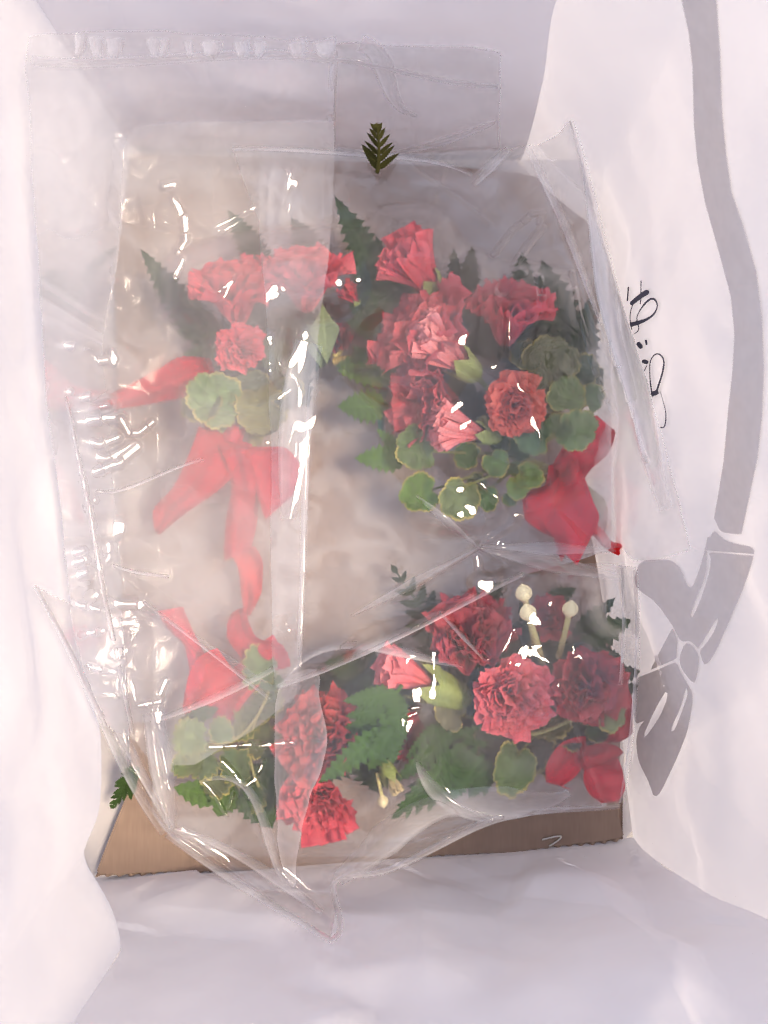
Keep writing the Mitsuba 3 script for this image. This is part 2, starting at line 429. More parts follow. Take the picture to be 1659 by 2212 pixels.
def calyx(o, axis, L, r, rng, parent, stem_to=None):
    """Green tube with five pointed teeth at its mouth; o is the mouth, the tube runs back along -axis."""
    u, w, a = frame(axis)
    n, m = 14, 41
    q = np.linspace(0, 1, n)[:, None]
    th = np.linspace(0, 2 * np.pi, m)[None]
    tooth = np.abs(((th / (2 * np.pi) * 5) % 1) - .5) * 2
    prof = np.interp(q, [0, .12, .5, .8, 1], [.34, .72, .98, 1.05, 1.16])
    zz_ = -L + q * L + np.clip((q - .72) / .28, 0, 1) * (tooth - .5) * L * .42
    rr = r * prof * (1 + .03 * np.sin(15 * th))
    V = o + (rr * np.cos(th))[..., None] * u + (rr * np.sin(th))[..., None] * w + (zz_ + 0 * th)[..., None] * a
    base = np.array([.20, .26, .075]) * (.9 + .2 * rng.random())
    c = base * (1 + .30 * np.sin(34 * th) * .5)[..., None] * (.8 + .45 * q)[..., None]
    c = c * (1 - np.clip(q - .8, 0, 1)[..., None] * 1.2) + np.array([.42, .42, .18]) * np.clip(q - .8, 0, 1)[..., None] * 1.2
    put('calyx', grid(V), 'flesh_green', parent, color=np.clip(c + 0 * V, 0, 1).reshape(-1, 3))
    return o - a * L


def carnation(parent, cx, cy, z, ax, R, n, opened, seed, col=RED, pale=.12, cal=None, label=None, stem=None):
    """ax: axis as (right, down, up) in the raster. R: petal length in raster pixels. opened: angle in degrees that the outer petals reach."""
    rng = np.random.default_rng(seed)
    k = key('carnation', parent)
    if label:
        labels[k] = {'label': label}
    a = unit([ax[0], -ax[1], ax[2]])
    o = P(cx, cy, z)
    L = R * (1.13 if opened > 60 else 1.2) * PXM
    for i in range(n):
        q = (i + .5) / n
        f1 = math.radians(4 + (opened - 4) * q ** .65) + rng.normal(0, .10)
        f0 = min(f1, math.radians(3 + 12 * q))
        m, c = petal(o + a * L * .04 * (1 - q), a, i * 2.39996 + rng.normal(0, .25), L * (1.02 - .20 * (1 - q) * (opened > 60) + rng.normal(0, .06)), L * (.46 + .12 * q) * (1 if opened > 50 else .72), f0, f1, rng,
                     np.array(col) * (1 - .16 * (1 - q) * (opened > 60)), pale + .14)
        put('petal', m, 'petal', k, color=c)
    if cal:
        e = calyx(o + a * L * cal[2] if len(cal) > 2 else o + a * L * .12, a, cal[0] * PXM, cal[1] * PXM, rng, k)
        if stem:
            put('stem', tube([e + a * .001, (e + P(*stem)) / 2 + [0, 0, -.003], P(*stem)], .0014), 'flesh_green', k, color=np.tile([.12, .17, .06], (24 * 11 + 2, 1)))
    return k


def leaf(p0, p1, z0, z1, width, rng, teeth=9, depth=.25, arch=.0, fold=.25, col=(.045, .085, .028), tip=None, twist=0.0, peak=.42, power=1.0):
    """Toothed blade from p0 to p1 (raster), half its width in raster pixels."""
    A, B = P(*p0, z0), P(*p1, z1)
    L = np.linalg.norm(B - A)
    d = (B - A) / L
    side = unit(np.cross(d, [0, 0, 1]))
    up = np.cross(side, d)
    side, up = side * math.cos(twist) + up * math.sin(twist), up * math.cos(twist) - side * math.sin(twist)
    n = max(24, teeth * 6 + 1)
    tt = np.array([-1, -.75, -.4, -.08, 0, .08, .4, .75, 1])[None]
    s = np.linspace(0, 1, n)[:, None]
    prof = np.where(s < peak, np.sin(np.minimum(s / peak, 1) * np.pi / 2) ** .8, np.cos(np.clip((s - peak) / (1 - peak), 0, 1) * np.pi / 2) ** power)
    saw = 1 - ((s * teeth) % 1)
    edge = np.abs(tt) ** 3
    w = width * PXM * prof * (1 - depth * (1 - saw) * edge)
    y = s * L + edge * saw * L / teeth * .5 * prof - edge * L / teeth * .2
    bend = arch * L * np.sin(np.pi * s) + fold * np.abs(w * tt) - .06 * width * PXM * np.sin(s * teeth * 3.1) * edge
    V = A + y[..., None] * d + (w * tt)[..., None] * side + bend[..., None] * up
    c = np.array(col) * (.85 + .3 * rng.random())
    C = c * (1 + .45 * (np.abs(tt) < .06) + .18 * np.sin(s * teeth * 6.283 + np.abs(tt) * 3) * (np.abs(tt) > .1))[..., None]
    if tip is not None:
        C = C * (1 - s[..., None] ** 4 * .6) + np.array(tip) * s[..., None] ** 4 * .6
    return grid(V), np.clip(C + 0 * V, 0, 1).reshape(-1, 3)


def frond(parent, base, tip, z0, z1, width, pairs, seed, col=(.040, .075, .026), start=.05, lean=52, label=None, taper=.9, teeth=8, bend=0.0, ratio=.25):
    """Fern frond: a stalk with toothed leaflets either side, each leaflet its own piece."""
    rng = np.random.default_rng(seed)
    k = key('fern_frond', parent)
    if label:
        labels[k] = {'label': label}
    b, t = np.array(base, float), np.array(tip, float)
    d = (t - b); L = np.linalg.norm(d); d /= L
    nrm = np.array([-d[1], d[0]])
    mid = (b + t) / 2 + nrm * bend * L
    q = np.linspace(0, 1, 12)[:, None]
    line = (1 - q) ** 2 * b + 2 * q * (1 - q) * mid + q ** 2 * t
    zq = z0 + (z1 - z0) * q[:, 0]
    put('stalk', tube(P(line[:, 0], line[:, 1], zq - .0006), [.0011, .0004], 20, 6), 'foliage', k, color=np.tile(np.array(col) * 1.5, (20 * 7 + 2, 1)))
    for i in range(pairs):
        s = start + (1 - start - .05) * i / pairs
        p = (1 - s) ** 2 * b + 2 * s * (1 - s) * mid + s ** 2 * t
        dd = unit(2 * (1 - s) * (mid - b) + 2 * s * (t - mid))
        for sg_ in (-1, 1):
            ln = width * (1 - s) ** taper * rng.uniform(.88, 1.1) + 7
            a = math.radians(lean - 14 * s + rng.normal(0, 4)) * sg_
            e = p + ln * np.array([dd[0] * math.cos(a) - dd[1] * math.sin(a), dd[0] * math.sin(a) + dd[1] * math.cos(a)])
            z = z0 + (z1 - z0) * s
            m, c = leaf(p, e, z, z + rng.normal(0, .0025) - .002, max(5, ln * ratio), rng, teeth=max(4, int(teeth * (1 - s) + 3)), depth=.34, arch=.05, fold=.2, col=col, peak=.25, power=.8)
            put('leaflet', m, 'foliage', k, color=c)
    m, c = leaf(t - d * L * .09, t, z1, z1, 8, rng, teeth=5, col=col, tip=(.10, .07, .03))
    put('leaflet', m, 'foliage', k, color=c)
    return k


def round_leaf(parent, cx, cy, r, z, seed, rot=0.0, tilt=(0, 0), col=(.105, .19, .075), aspect=.9, lobes=8, stalk=None, margin=(.50, .44, .13), name='variegated_leaf', depth=.10, cup=.5):
    """Rounded leaf with scalloped cream edge; rot: raster direction (degrees, clockwise from right) in which it points from its stalk."""
    rng = np.random.default_rng(seed)
    k = key(name, parent)
    aspect *= rng.uniform(.82, 1.1); lobes = int(lobes + rng.integers(-1, 3)); cup *= rng.uniform(.2, 1.9); mg = rng.uniform(.25, 1.1)
    tilt = (tilt[0] + rng.normal(0, .27), tilt[1] + rng.normal(0, .27))
    n, m = 12, 97
    q = np.array([0, .12, .25, .4, .55, .68, .78, .86, .915, .945, .97, 1.0])[:, None]
    th = np.linspace(-np.pi, np.pi, m)[None]
    env = (1 - .42 * np.exp(-((np.abs(th) - np.pi) / .45) ** 2)) * (1 + .05 * np.cos(3 * th + rng.uniform(0, 6)))
    sc = np.abs(np.sin(th * lobes / 2 * 1.0 + rng.uniform(0, 3)))
    rad = env * (1 - depth + depth * sc ** .6 * 1.3 + .03 * np.sin(th * 31) * (q > .9))
    x = q * rad * np.cos(th) * r + .0 * q
    y = q * rad * np.sin(th) * r * aspect
    rr = q * rad
    zz_ = r * (cup * .22 * rr ** 2 + .07 * np.sin(3 * th + rng.uniform(0, 6)) * rr ** 2 + .04 * np.sin(7 * th + rng.uniform(0, 6)) * rr ** 3 + .10 * np.abs(np.sin(th)) * rr)
    a = math.radians(rot)
    X = x * math.cos(a) - y * math.sin(a)
    Y = x * math.sin(a) + y * math.cos(a)
    Z = zz_ + tilt[0] * X + tilt[1] * Y
    V = P(cx, cy, z) + np.stack([X, -Y, Z], -1) * PXM
    vein = np.zeros_like(rr)
    for va in (0, .62, -.62, 1.25, -1.25, 1.9, -1.9):
        vein += np.exp(-((th - va) * rr / .035) ** 2) * (.6 if va else 1)
    c = np.array(col) * rng.uniform(.75, 1.3) * rng.uniform(.85, 1.15, 3) * (1 + .35 * np.clip(vein, 0, 1.2) + .5 * (meshkit.fbm(np.stack([X / 14 + seed, Y / 14, 0 * X], -1), 3) - .5) * 2)[..., None]
    e = np.clip((q - .90) / .06 + (meshkit.noise(np.stack([th * 6 + 0 * q, q * 3 + 0 * th + seed, 0 * rr], -1)) - .5) * 1.3, 0, 1)[..., None]
    e = e * np.clip(mg + .5 * np.sin(th * 2 + rng.uniform(0, 6)), .1, 1)[..., None]
    c = c * (1 - e) + np.array(margin) * e
    put('blade', grid(V), 'foliage', k, color=np.clip(c, 0, 1).reshape(-1, 3))
    if stalk is not None:
        f = [cx - r * .42 * math.cos(a), cy - r * .42 * math.sin(a)]
        put('stalk', tube([P(*f, z), P((f[0] + stalk[0]) / 2, (f[1] + stalk[1]) / 2, (z + stalk[2]) / 2 - .002), P(*stalk)], [.0006, .0009], 14, 6), 'foliage', k, color=np.tile([.22, .24, .08], (14 * 7 + 2, 1)))
    return k


def ribbon(parent, rows, seed, name='ribbon', col=(.46, .012, .030), ripple=.0022, n=46, arch=.0, label=None, notch=0.0):
    """Ribbon between two edges: rows of (left x, left y, right x, right y, z) in the raster; notch: depth of a swallow tail at the end."""
    rng = np.random.default_rng(seed)
    r = np.array(rows, float)
    at = np.r_[0, np.cumsum(np.hypot(*np.diff((r[:, :2] + r[:, 2:4]) / 2, axis=0).T) + 1e-6)]
    r = PchipInterpolator(at, r)(np.linspace(0, at[-1], n))
    m = 15
    t = np.linspace(0, 1, m)[None]
    s = np.linspace(0, 1, n)[:, None]
    if notch:
        d = r[-1, :4] - r[-4, :4]
        d /= np.linalg.norm(d[:2]) + 1e-9
        ext = np.clip((s - .8) / .2, 0, 1) * -notch * (1 - 2 * np.abs(t - .5))
    else:
        ext, d = 0 * s * t, np.zeros(4)
    x = r[:, 0:1] * (1 - t) + r[:, 2:3] * t + ext * d[0]
    y = r[:, 1:2] * (1 - t) + r[:, 3:4] * t + ext * d[1]
    ph = rng.uniform(0, 6, 4)
    z = r[:, 4:5] + arch * (1 - (2 * t - 1) ** 2) + ripple * (np.sin(6 * t + ph[0] + 2 * s) + .6 * np.sin(11 * t + ph[1] - 3 * s) + .4 * np.sin(9 * s + ph[2] + 4 * t))
    V = P(x, y, z)
    c = np.array(col) * (1 + .10 * np.sin(60 * t + ph[3]) * .6 + .0 * s)[..., None] * (.92 + .16 * rng.random()) + 0 * V
    c *= (1 - .22 * np.exp(-((np.abs(2 * t - 1) - .86) / .07) ** 2))[..., None] * (1 + .12 * np.sin(r[:, 4:5] * 900 + 5 * t))[..., None] * (1 + .10 * (meshkit.noise(np.stack([t * 40 + 0 * s, s * 6 + 0 * t, 0 * s * t + seed], -1)) - .5))[..., None]
    put(name, grid(V), 'ribbon_satin', parent, color=np.clip(c, 0, 1).reshape(-1, 3), label=label)


def stem(parent, pts, r, col=(.17, .20, .06), name='stem'):
    v = P(*np.array(pts, float).T)
    put(name, tube(v, r, 24, 10), 'flesh_green', parent, color=np.tile(col, (24 * 11 + 2, 1)) * np.random.default_rng(3).uniform(.85, 1.15, (24 * 11 + 2, 1)))


def fern_leaf(parent, p0, p1, z, w, seed, **kw):
    rng = np.random.default_rng(seed)
    m, c = leaf(p0, p1, z, z + kw.pop('rise', .002), w * 1.2, rng, **{'teeth': 10, 'depth': .42, 'arch': .06, 'peak': .3, 'power': .85, **kw})
    put('fern_leaf', m, 'foliage', parent, color=c)


def bud(parent, tip, foot, r, zt, zf):
    """Cream bud on a thin stem."""
    k = key('cream_bud', parent)
    A, B = P(*foot, zf), P(*tip, zt)
    d = unit(B - A)
    u, w, a = frame(d)
    q = np.linspace(0, 1, 16)[:, None]
    th = np.linspace(0, 2 * np.pi, 21)[None]
    prof = np.interp(q, [0, .12, .3, .5, .7, .88, 1], [.34, .5, .92, 1.0, .8, .36, .02])
    L = r * 2.7 * PXM
    rr = r * PXM * prof * (1 + .05 * np.cos(4 * th))
    V = B - a * L * .4 + (rr * np.cos(th))[..., None] * u + (rr * np.sin(th))[..., None] * w + (q * L + 0 * th)[..., None] * a
    c = np.array([.80, .74, .46]) * (1 - .3 * q[..., None] * 0) * (1 + .1 * np.cos(4 * th))[..., None] + 0 * V
    put('bud_head', grid(V), 'flesh_green', k, color=np.clip(c, 0, 1).reshape(-1, 3))
    put('stem', tube([A, (A + B) / 2 + [0, 0, .001], B - a * L * .36], [r * .42 * PXM, r * .36 * PXM]), 'flesh_green', k, color=np.tile([.52, .50, .22], (24 * 11 + 2, 1)))


DK, MID, FRESH, GREY = (.030, .058, .022), (.045, .09, .026), (.075, .15, .024), (.06, .10, .055)

# ------------------------------------------------------------------ right upper corsage
c1 = thing('corsage', 'largest red carnation corsage, with round cream-edged leaves and a red bow at its right', 'corsage', 'red carnation corsages in clear bags')
fern_leaf(c1, (905, 770), (722, 422), .022, 50, 101, col=DK, teeth=19, depth=.5, rise=.008)
fern_leaf(c1, (880, 720), (765, 520), .020, 40, 151, col=DK, teeth=12, depth=.5)
fern_leaf(c1, (860, 700), (812, 508), .024, 30, 152, col=DK, teeth=11, depth=.5)
frond(c1, (1010, 720), (975, 548), .022, .030, 60, 5, 102, col=DK, lean=40)
for i, (p0, p1, w) in enumerate([((890, 720), (795, 540), 34), ((895, 700), (848, 498), 36), ((905, 690), (893, 530), 28), ((870, 730), (765, 605), 32), ((850, 745), (752, 655), 28)]):
    fern_leaf(c1, p0, p1, .026, w, 160 + i, col=DK, teeth=12)
for i, (p0, p1, w) in enumerate([((1000, 690), (1020, 530), 28), ((985, 680), (980, 535), 20), ((1125, 700), (1128, 545), 34), ((1225, 790), (1170, 560), 52), ((1240, 830), (1275, 640), 34), ((1230, 800), (1292, 735), 26),
                                 ((905, 650), (874, 538), 22), ((1140, 780), (1180, 640), 40)]):
    fern_leaf(c1, p0, p1, .024, w, 110 + i, col=DK if i not in (0, 7) else (.05, .06, .02))
for i, (p0, p1, w, cc) in enumerate([((850, 778), (722, 792), 28, MID), ((860, 815), (726, 800), 30, FRESH), ((838, 880), (727, 878), 36, FRESH), ((880, 990), (764, 990), 30, FRESH), ((868, 975), (812, 925), 14, FRESH),
                                     ((850, 830), (760, 745), 20, MID), ((830, 730), (745, 690), 22, DK)]):
    fern_leaf(c1, p0, p1, .030, w, 130 + i, col=cc, teeth=8)
stem(c1, [(760, 700, .02), (735, 752, .022), (722, 772, .022)], .0022, (.42, .36, .10))
stem(c1, [(830, 765, .026), (790, 770, .027), (722, 782, .024)], .0024, (.34, .26, .08))
ribbon(c1, [(842, 790, 850, 805, .022), (822, 830, 840, 838, .024), (815, 880, 832, 885, .022), (818, 930, 828, 935, .02)], 140, 'green_tie', (.08, .30, .22), n=30)
for i in range(9):
    a_ = i * .72 + .3
    fern_leaf(c1, (1055 + 40 * math.cos(a_), 810 + 40 * math.sin(a_)), (1055 + (165 + 25 * (i % 3)) * math.cos(a_), 800 + (150 + 20 * (i % 2)) * math.sin(a_)), .019 + .001 * (i % 3), 58, 170 + i, col=(.026, .045, .022), teeth=9)
carnation(c1, 950, 645, .040, (-.62, -.62, .45), 120, 13, 46, 1, RED, .22, (62, 30, .36), 'half-open red carnation at the top, seen from its side', stem=(1010, 800, .02))
carnation(c1, 985, 790, .038, (-.62, -.50, .45), 152, 30, 82, 2, DEEP, .22)
carnation(c1, 1090, 745, .038, (.05, -.72, .5), 120, 30, 84, 3, RED, .14)
carnation(c1, 985, 868, .034, (-.72, .05, .5), 122, 26, 80, 5, DEEP, .25)
carnation(c1, 1014, 800, .058, (-.74, -.52, .35), 108, 13, 34, 4, (.72, .17, .18), .75, (66, 30, .30), 'pale pink half-open carnation in a green calyx', stem=(1140, 930, .03))
carnation(c1, 1103, 876, .050, (.05, .12, 1), 80, 34, 84, 6, ORANGE, .10, label='orange-red carnation facing up')
carnation(c1, 1048, 938, .054, (-.86, -.14, .3), 92, 14, 30, 7, (.74, .18, .20), .7, (60, 22, .2), 'small pink carnation bud')
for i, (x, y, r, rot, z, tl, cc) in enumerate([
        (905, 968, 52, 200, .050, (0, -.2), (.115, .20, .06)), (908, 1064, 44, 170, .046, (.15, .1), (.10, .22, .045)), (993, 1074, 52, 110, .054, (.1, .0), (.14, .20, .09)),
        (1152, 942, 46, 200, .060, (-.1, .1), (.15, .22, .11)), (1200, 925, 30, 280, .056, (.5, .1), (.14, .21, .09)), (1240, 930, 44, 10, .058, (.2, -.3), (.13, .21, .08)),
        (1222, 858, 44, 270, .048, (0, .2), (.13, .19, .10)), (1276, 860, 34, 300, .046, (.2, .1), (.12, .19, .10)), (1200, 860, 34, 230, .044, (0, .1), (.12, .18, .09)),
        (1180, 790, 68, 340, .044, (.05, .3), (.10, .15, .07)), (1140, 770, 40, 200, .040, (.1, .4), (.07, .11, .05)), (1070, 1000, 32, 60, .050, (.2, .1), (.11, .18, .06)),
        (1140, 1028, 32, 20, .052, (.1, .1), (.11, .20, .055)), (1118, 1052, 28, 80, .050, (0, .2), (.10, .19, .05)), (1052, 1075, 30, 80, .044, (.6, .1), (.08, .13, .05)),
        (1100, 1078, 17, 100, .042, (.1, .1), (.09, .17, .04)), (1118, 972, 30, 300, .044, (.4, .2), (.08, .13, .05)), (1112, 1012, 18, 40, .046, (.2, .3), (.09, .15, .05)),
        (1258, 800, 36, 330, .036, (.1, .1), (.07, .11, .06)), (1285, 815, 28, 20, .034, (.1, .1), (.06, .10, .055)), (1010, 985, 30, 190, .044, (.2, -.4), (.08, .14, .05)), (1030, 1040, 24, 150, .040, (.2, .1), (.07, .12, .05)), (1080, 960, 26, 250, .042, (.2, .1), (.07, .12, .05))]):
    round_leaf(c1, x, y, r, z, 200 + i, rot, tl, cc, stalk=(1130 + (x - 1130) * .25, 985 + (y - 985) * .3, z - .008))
stem(c1, [(1040, 900, .03), (1120, 985, .030), (1200, 1030, .026), (1290, 1085, .022), (1322, 1140, .018)], [.0024, .003, .0042, .0042, .0042], (.26, .27, .075))
ribbon(c1, [(1180, 1035, 1262, 1035, .030), (1210, 975, 1290, 995, .040), (1245, 930, 1318, 960, .050), (1275, 900, 1326, 945, .056), (1289, 898, 1328, 930, .055)], 141, label='upper loop of the red bow', col=(.66, .02, .05))
ribbon(c1, [(1289, 897, 1329, 935, .053), (1268, 915, 1316, 975, .046), (1235, 950, 1280, 1010, .036), (1200, 1000, 1240, 1040, .030)], 142, col=(.62, .016, .04))
ribbon(c1, [(1184, 1006, 1240, 985, .034), (1180, 1040, 1264, 1036, .040), (1165, 1080, 1282, 1085, .044), (1195, 1157, 1294, 1120, .042), (1204, 1190, 1266, 1182, .040), (1212, 1214, 1246, 1222, .038)], 143, ripple=.0036, notch=22, col=(.66, .02, .045))
ribbon(c1, [(1230, 1010, 1190, 1000, .036), (1175, 1050, 1225, 1065, .045), (1128, 1070, 1185, 1130, .047), (1133, 1117, 1200, 1160, .043), (1195, 1158, 1225, 1175, .040)], 144, col=(.68, .020, .035), ripple=.0024)
ribbon(c1, [(1262, 1120, 1240, 1150, .034), (1300, 1141, 1278, 1156, .034), (1328, 1172, 1306, 1184, .030), (1360, 1172, 1336, 1200, .030)], 145, col=(.66, .025, .03), label='bright red ribbon end at the right')

# ------------------------------------------------------------------ left upper corsage
c2 = thing('corsage', 'left upper red carnation corsage, veiled by cloudy film, with long drooping red ribbon tails', 'corsage', 'red carnation corsages in clear bags')
fern_leaf(c2, (480, 775), (303, 537), .020, 36, 301, col=DK, teeth=16, depth=.5, rise=.006)
fern_leaf(c2, (470, 740), (360, 610), .018, 34, 302, col=DK, teeth=10, depth=.5)
fern_leaf(c2, (590, 610), (491, 452), .022, 32, 311, col=DK, teeth=14)
fern_leaf(c2, (420, 680), (415, 600), .022, 18, 312, col=DK)
fern_leaf(c2, (700, 590), (628, 470), .020, 34, 313, col=(.05, .07, .05))
fern_leaf(c2, (470, 700), (380, 720), .020, 40, 314, col=(.05, .07, .055), teeth=7)
fern_leaf(c2, (640, 600), (700, 545), .024, 34, 315, col=DK)
fern_leaf(c2, (480, 760), (395, 765), .026, 18, 316, col=GREY)
for i, (p0, p1, w) in enumerate([((620, 800), (560, 720), 34), ((600, 860), (650, 760), 30), ((560, 940), (600, 840), 34)]):
    fern_leaf(c2, p0, p1, .024, w, 320 + i, col=(.07, .10, .06), teeth=6, depth=.2)
for i in range(8):
    a_ = i * .8 + .2
    fern_leaf(c2, (585 + 30 * math.cos(a_), 750 + 30 * math.sin(a_)), (585 + (135 + 20 * (i % 3)) * math.cos(a_), 755 + (130 + 20 * (i % 2)) * math.sin(a_)), .019 + .001 * (i % 3), 48, 360 + i, col=(.035, .05, .034), teeth=8)
carnation(c2, 518, 700, .038, (-.05, -.66, .5), 120, 28, 82, 11, RED, .15, (36, 22, -.2))
carnation(c2, 662, 672, .034, (-.02, -.70, .5), 122, 28, 82, 12, RED, .22)
carnation(c2, 532, 770, .044, (-.1, -.15, 1), 70, 28, 80, 13, RED, .14)
carnation(c2, 775, 660, .026, (-.5, -.55, .5), 44, 10, 40, 14, DEEP, .05, (30, 12, .3))
carnation(c2, 740, 745, .018, (-.2, -.2, .8), 44, 16, 80, 15, (.22, .01, .03), .0)
fern_leaf(c2, (705, 765), (697, 655), .046, 27, 330, col=(.17, .22, .12), teeth=1, depth=.02, power=.7)
fern_leaf(c2, (690, 780), (662, 690), .044, 18, 331, col=(.15, .20, .12), teeth=1, depth=.02)
for i, (x, y, r, rot, z, tl, cc) in enumerate([(470, 865, 62, 190, .046, (0, .1), (.12, .17, .085)), (440, 868, 52, 130, .042, (.1, .2), (.12, .17, .085)), (565, 880, 62, 70, .040, (.2, .0), (.15, .19, .07)), (545, 840, 44, 330, .036, (.1, .3), (.09, .13, .07)),
                                              (620, 850, 42, 350, .034, (.1, .3), (.11, .15, .10)), (498, 900, 40, 100, .040, (.1, .1), (.11, .16, .08))]):
    round_leaf(c2, x, y, r, z, 340 + i, rot, tl, cc, stalk=(560, 960, .03), lobes=11)
stem(c2, [(560, 880, .028), (545, 960, .028), (522, 1040, .024), (505, 1130, .020), (492, 1210, .016)], [.0022, .0030, .0032, .0032, .003], (.26, .27, .10))
ribbon(c2, [(455, 775, 470, 820, .032), (400, 770, 430, 850, .036), (330, 805, 345, 868, .036), (270, 835, 280, 880, .034), (228, 856, 245, 884, .032)], 351, label='red ribbon loop pointing left')
ribbon(c2, [(430, 920, 545, 960, .040), (405, 990, 520, 1010, .046), (375, 1050, 470, 1060, .044), (330, 1110, 400, 1110, .036), (338, 1152, 344, 1156, .032)], 352, ripple=.0028, label='left hanging tail of the red bow')
ribbon(c2, [(500, 960, 490, 1015, .044), (560, 965, 545, 1040, .048), (610, 965, 575, 1118, .046), (645, 1000, 592, 1105, .044), (652, 1035, 628, 1075, .042)], 353, ripple=.0014)
ribbon(c2, [(470, 960, 560, 975, .046), (490, 1000, 550, 1000, .050), (500, 1050, 560, 1050, .046), (488, 1130, 556, 1120, .038), (484, 1212, 540, 1190, .034)], 354, ripple=.0024)
ribbon(c2, [(490, 1190, 550, 1180, .030), (515, 1230, 568, 1220, .028), (522, 1290, 566, 1270, .024), (530, 1330, 540, 1330, .02)], 355, col=(.62, .05, .05))
ribbon(c2, [(470, 830, 520, 830, .030), (450, 890, 535, 890, .036), (440, 940, 520, 960, .040)], 356, col=(.5, .02, .05))

# ------------------------------------------------------------------ right lower corsage
c3 = thing('corsage', 'right lower red carnation corsage with three cream buds on thin stems', 'corsage', 'red carnation corsages in clear bags')
frond(c3, (1075, 1580), (846, 1768), .036, .034, 132, 7, 401, col=(.045, .10, .03), start=.02, lean=40, ratio=.19, label='broad green fern frond pointing down and left')
frond(c3, (985, 1420), (845, 1220), .020, .026, 84, 7, 402, col=(.045, .06, .035))
frond(c3, (760, 1500), (870, 1390), .018, .02, 60, 5, 403, col=DK)
for i, (p0, p1, w) in enumerate([((1010, 1600), (846, 1768), 26), ((1030, 1615), (905, 1745), 22), ((1045, 1630), (965, 1735), 20), ((980, 1580), (850, 1690), 24), ((960, 1560), (875, 1640), 22), ((1060, 1640), (1020, 1725), 18)]):
    fern_leaf(c3, p0, p1, .042, w, 450 + i, col=(.045, .105, .03), teeth=11, depth=.5)
for i, (p0, p1, w, cc) in enumerate([((1255, 1380), (1366, 1338), 32, MID), ((1240, 1370), (1330, 1290), 22, (.05, .08, .04)), ((1270, 1420), (1345, 1420), 30, DK), ((1290, 1460), (1385, 1450), 28, DK), ((1190, 1400), (1120, 1300), 36, DK),
                                     ((1180, 1300), (1245, 1270), 22, DK), ((1280, 1510), (1380, 1480), 30, DK), ((1030, 1330), (1085, 1255), 30, (.05, .07, .05)), ((1110, 1420), (1180, 1400), 30, DK), ((1180, 1560), (1120, 1440), 40, DK)]):
    fern_leaf(c3, p0, p1, .022, w, 410 + i, col=cc, teeth=7)
for i in range(10):
    a_ = i * .65 + .1
    fern_leaf(c3, (1130 + 40 * math.cos(a_), 1510 + 40 * math.sin(a_)), (1130 + (190 + 22 * (i % 3)) * math.cos(a_), 1510 + (150 + 22 * (i % 2)) * math.sin(a_)), .019 + .001 * (i % 3), 56, 470 + i, col=(.026, .048, .022), teeth=9)
carnation(c3, 1022, 1425, .032, (-.10, -.70, .55), 124, 30, 86, 21, (.46, .014, .045), .10)
carnation(c3, 1178, 1345, .034, (.05, -.35, .8), 64, 22, 82, 22, (.42, .012, .035), .05)
carnation(c3, 1093, 1482, .050, (.08, .10, 1), 98, 40, 88, 23, RED, .30, label='large red carnation in the middle, facing up')
carnation(c3, 1250, 1466, .046, (.05, .0, 1), 98, 38, 86, 24, (.50, .016, .035), .08)
carnation(c3, 930, 1478, .056, (-.80, -.38, .25), 92, 14, 28, 25, (.70, .10, .14), .45, (118, 37, .20), 'pink-red bud in a long olive green calyx')
for b_ in (((1132, 1284), (1155, 1390), 17, .066, .05), ((1141, 1326), (1172, 1432), 17, .070, .052), ((1231, 1318), (1206, 1420), 16, .068, .05)):
    bud(c3, *b_)
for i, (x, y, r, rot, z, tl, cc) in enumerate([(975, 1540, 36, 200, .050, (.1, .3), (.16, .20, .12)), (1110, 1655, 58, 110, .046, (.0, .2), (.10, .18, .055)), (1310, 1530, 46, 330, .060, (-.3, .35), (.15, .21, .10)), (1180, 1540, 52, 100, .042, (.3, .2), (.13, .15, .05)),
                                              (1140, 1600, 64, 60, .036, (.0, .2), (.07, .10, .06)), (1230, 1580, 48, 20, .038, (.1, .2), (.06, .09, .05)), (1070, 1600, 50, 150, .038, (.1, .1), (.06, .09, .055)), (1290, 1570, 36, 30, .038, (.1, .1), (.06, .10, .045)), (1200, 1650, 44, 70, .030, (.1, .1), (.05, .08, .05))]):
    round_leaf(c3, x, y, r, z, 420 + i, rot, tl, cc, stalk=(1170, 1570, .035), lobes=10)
stem(c3, [(1085, 1560, .048), (1130, 1585, .050), (1200, 1570, .052), (1290, 1535, .056)], .0011, (.30, .30, .11))
ribbon(c3, [(1320, 1490, 1350, 1475, .034), (1320, 1540, 1366, 1520, .040), (1315, 1590, 1366, 1580, .040), (1300, 1605, 1340, 1602, .036)], 431, col=(.52, .016, .04))
ribbon(c3, [(1255, 1600, 1250, 1640, .040), (1270, 1610, 1262, 1662, .048), (1300, 1605, 1275, 1660, .048), (1346, 1625, 1340, 1632, .044)], 432, label='small pointed red ribbon end')
ribbon(c3, [(1265, 1590, 1270, 1640, .040), (1220, 1600, 1240, 1680, .044), (1178, 1665, 1215, 1700, .042), (1180, 1690, 1240, 1705, .038)], 433, col=(.68, .03, .06))
ribbon(c3, [(1270, 1640, 1310, 1615, .034), (1260, 1680, 1340, 1650, .036), (1270, 1710, 1350, 1700, .030), (1300, 1735, 1335, 1730, .024)], 434, col=(.66, .05, .08))

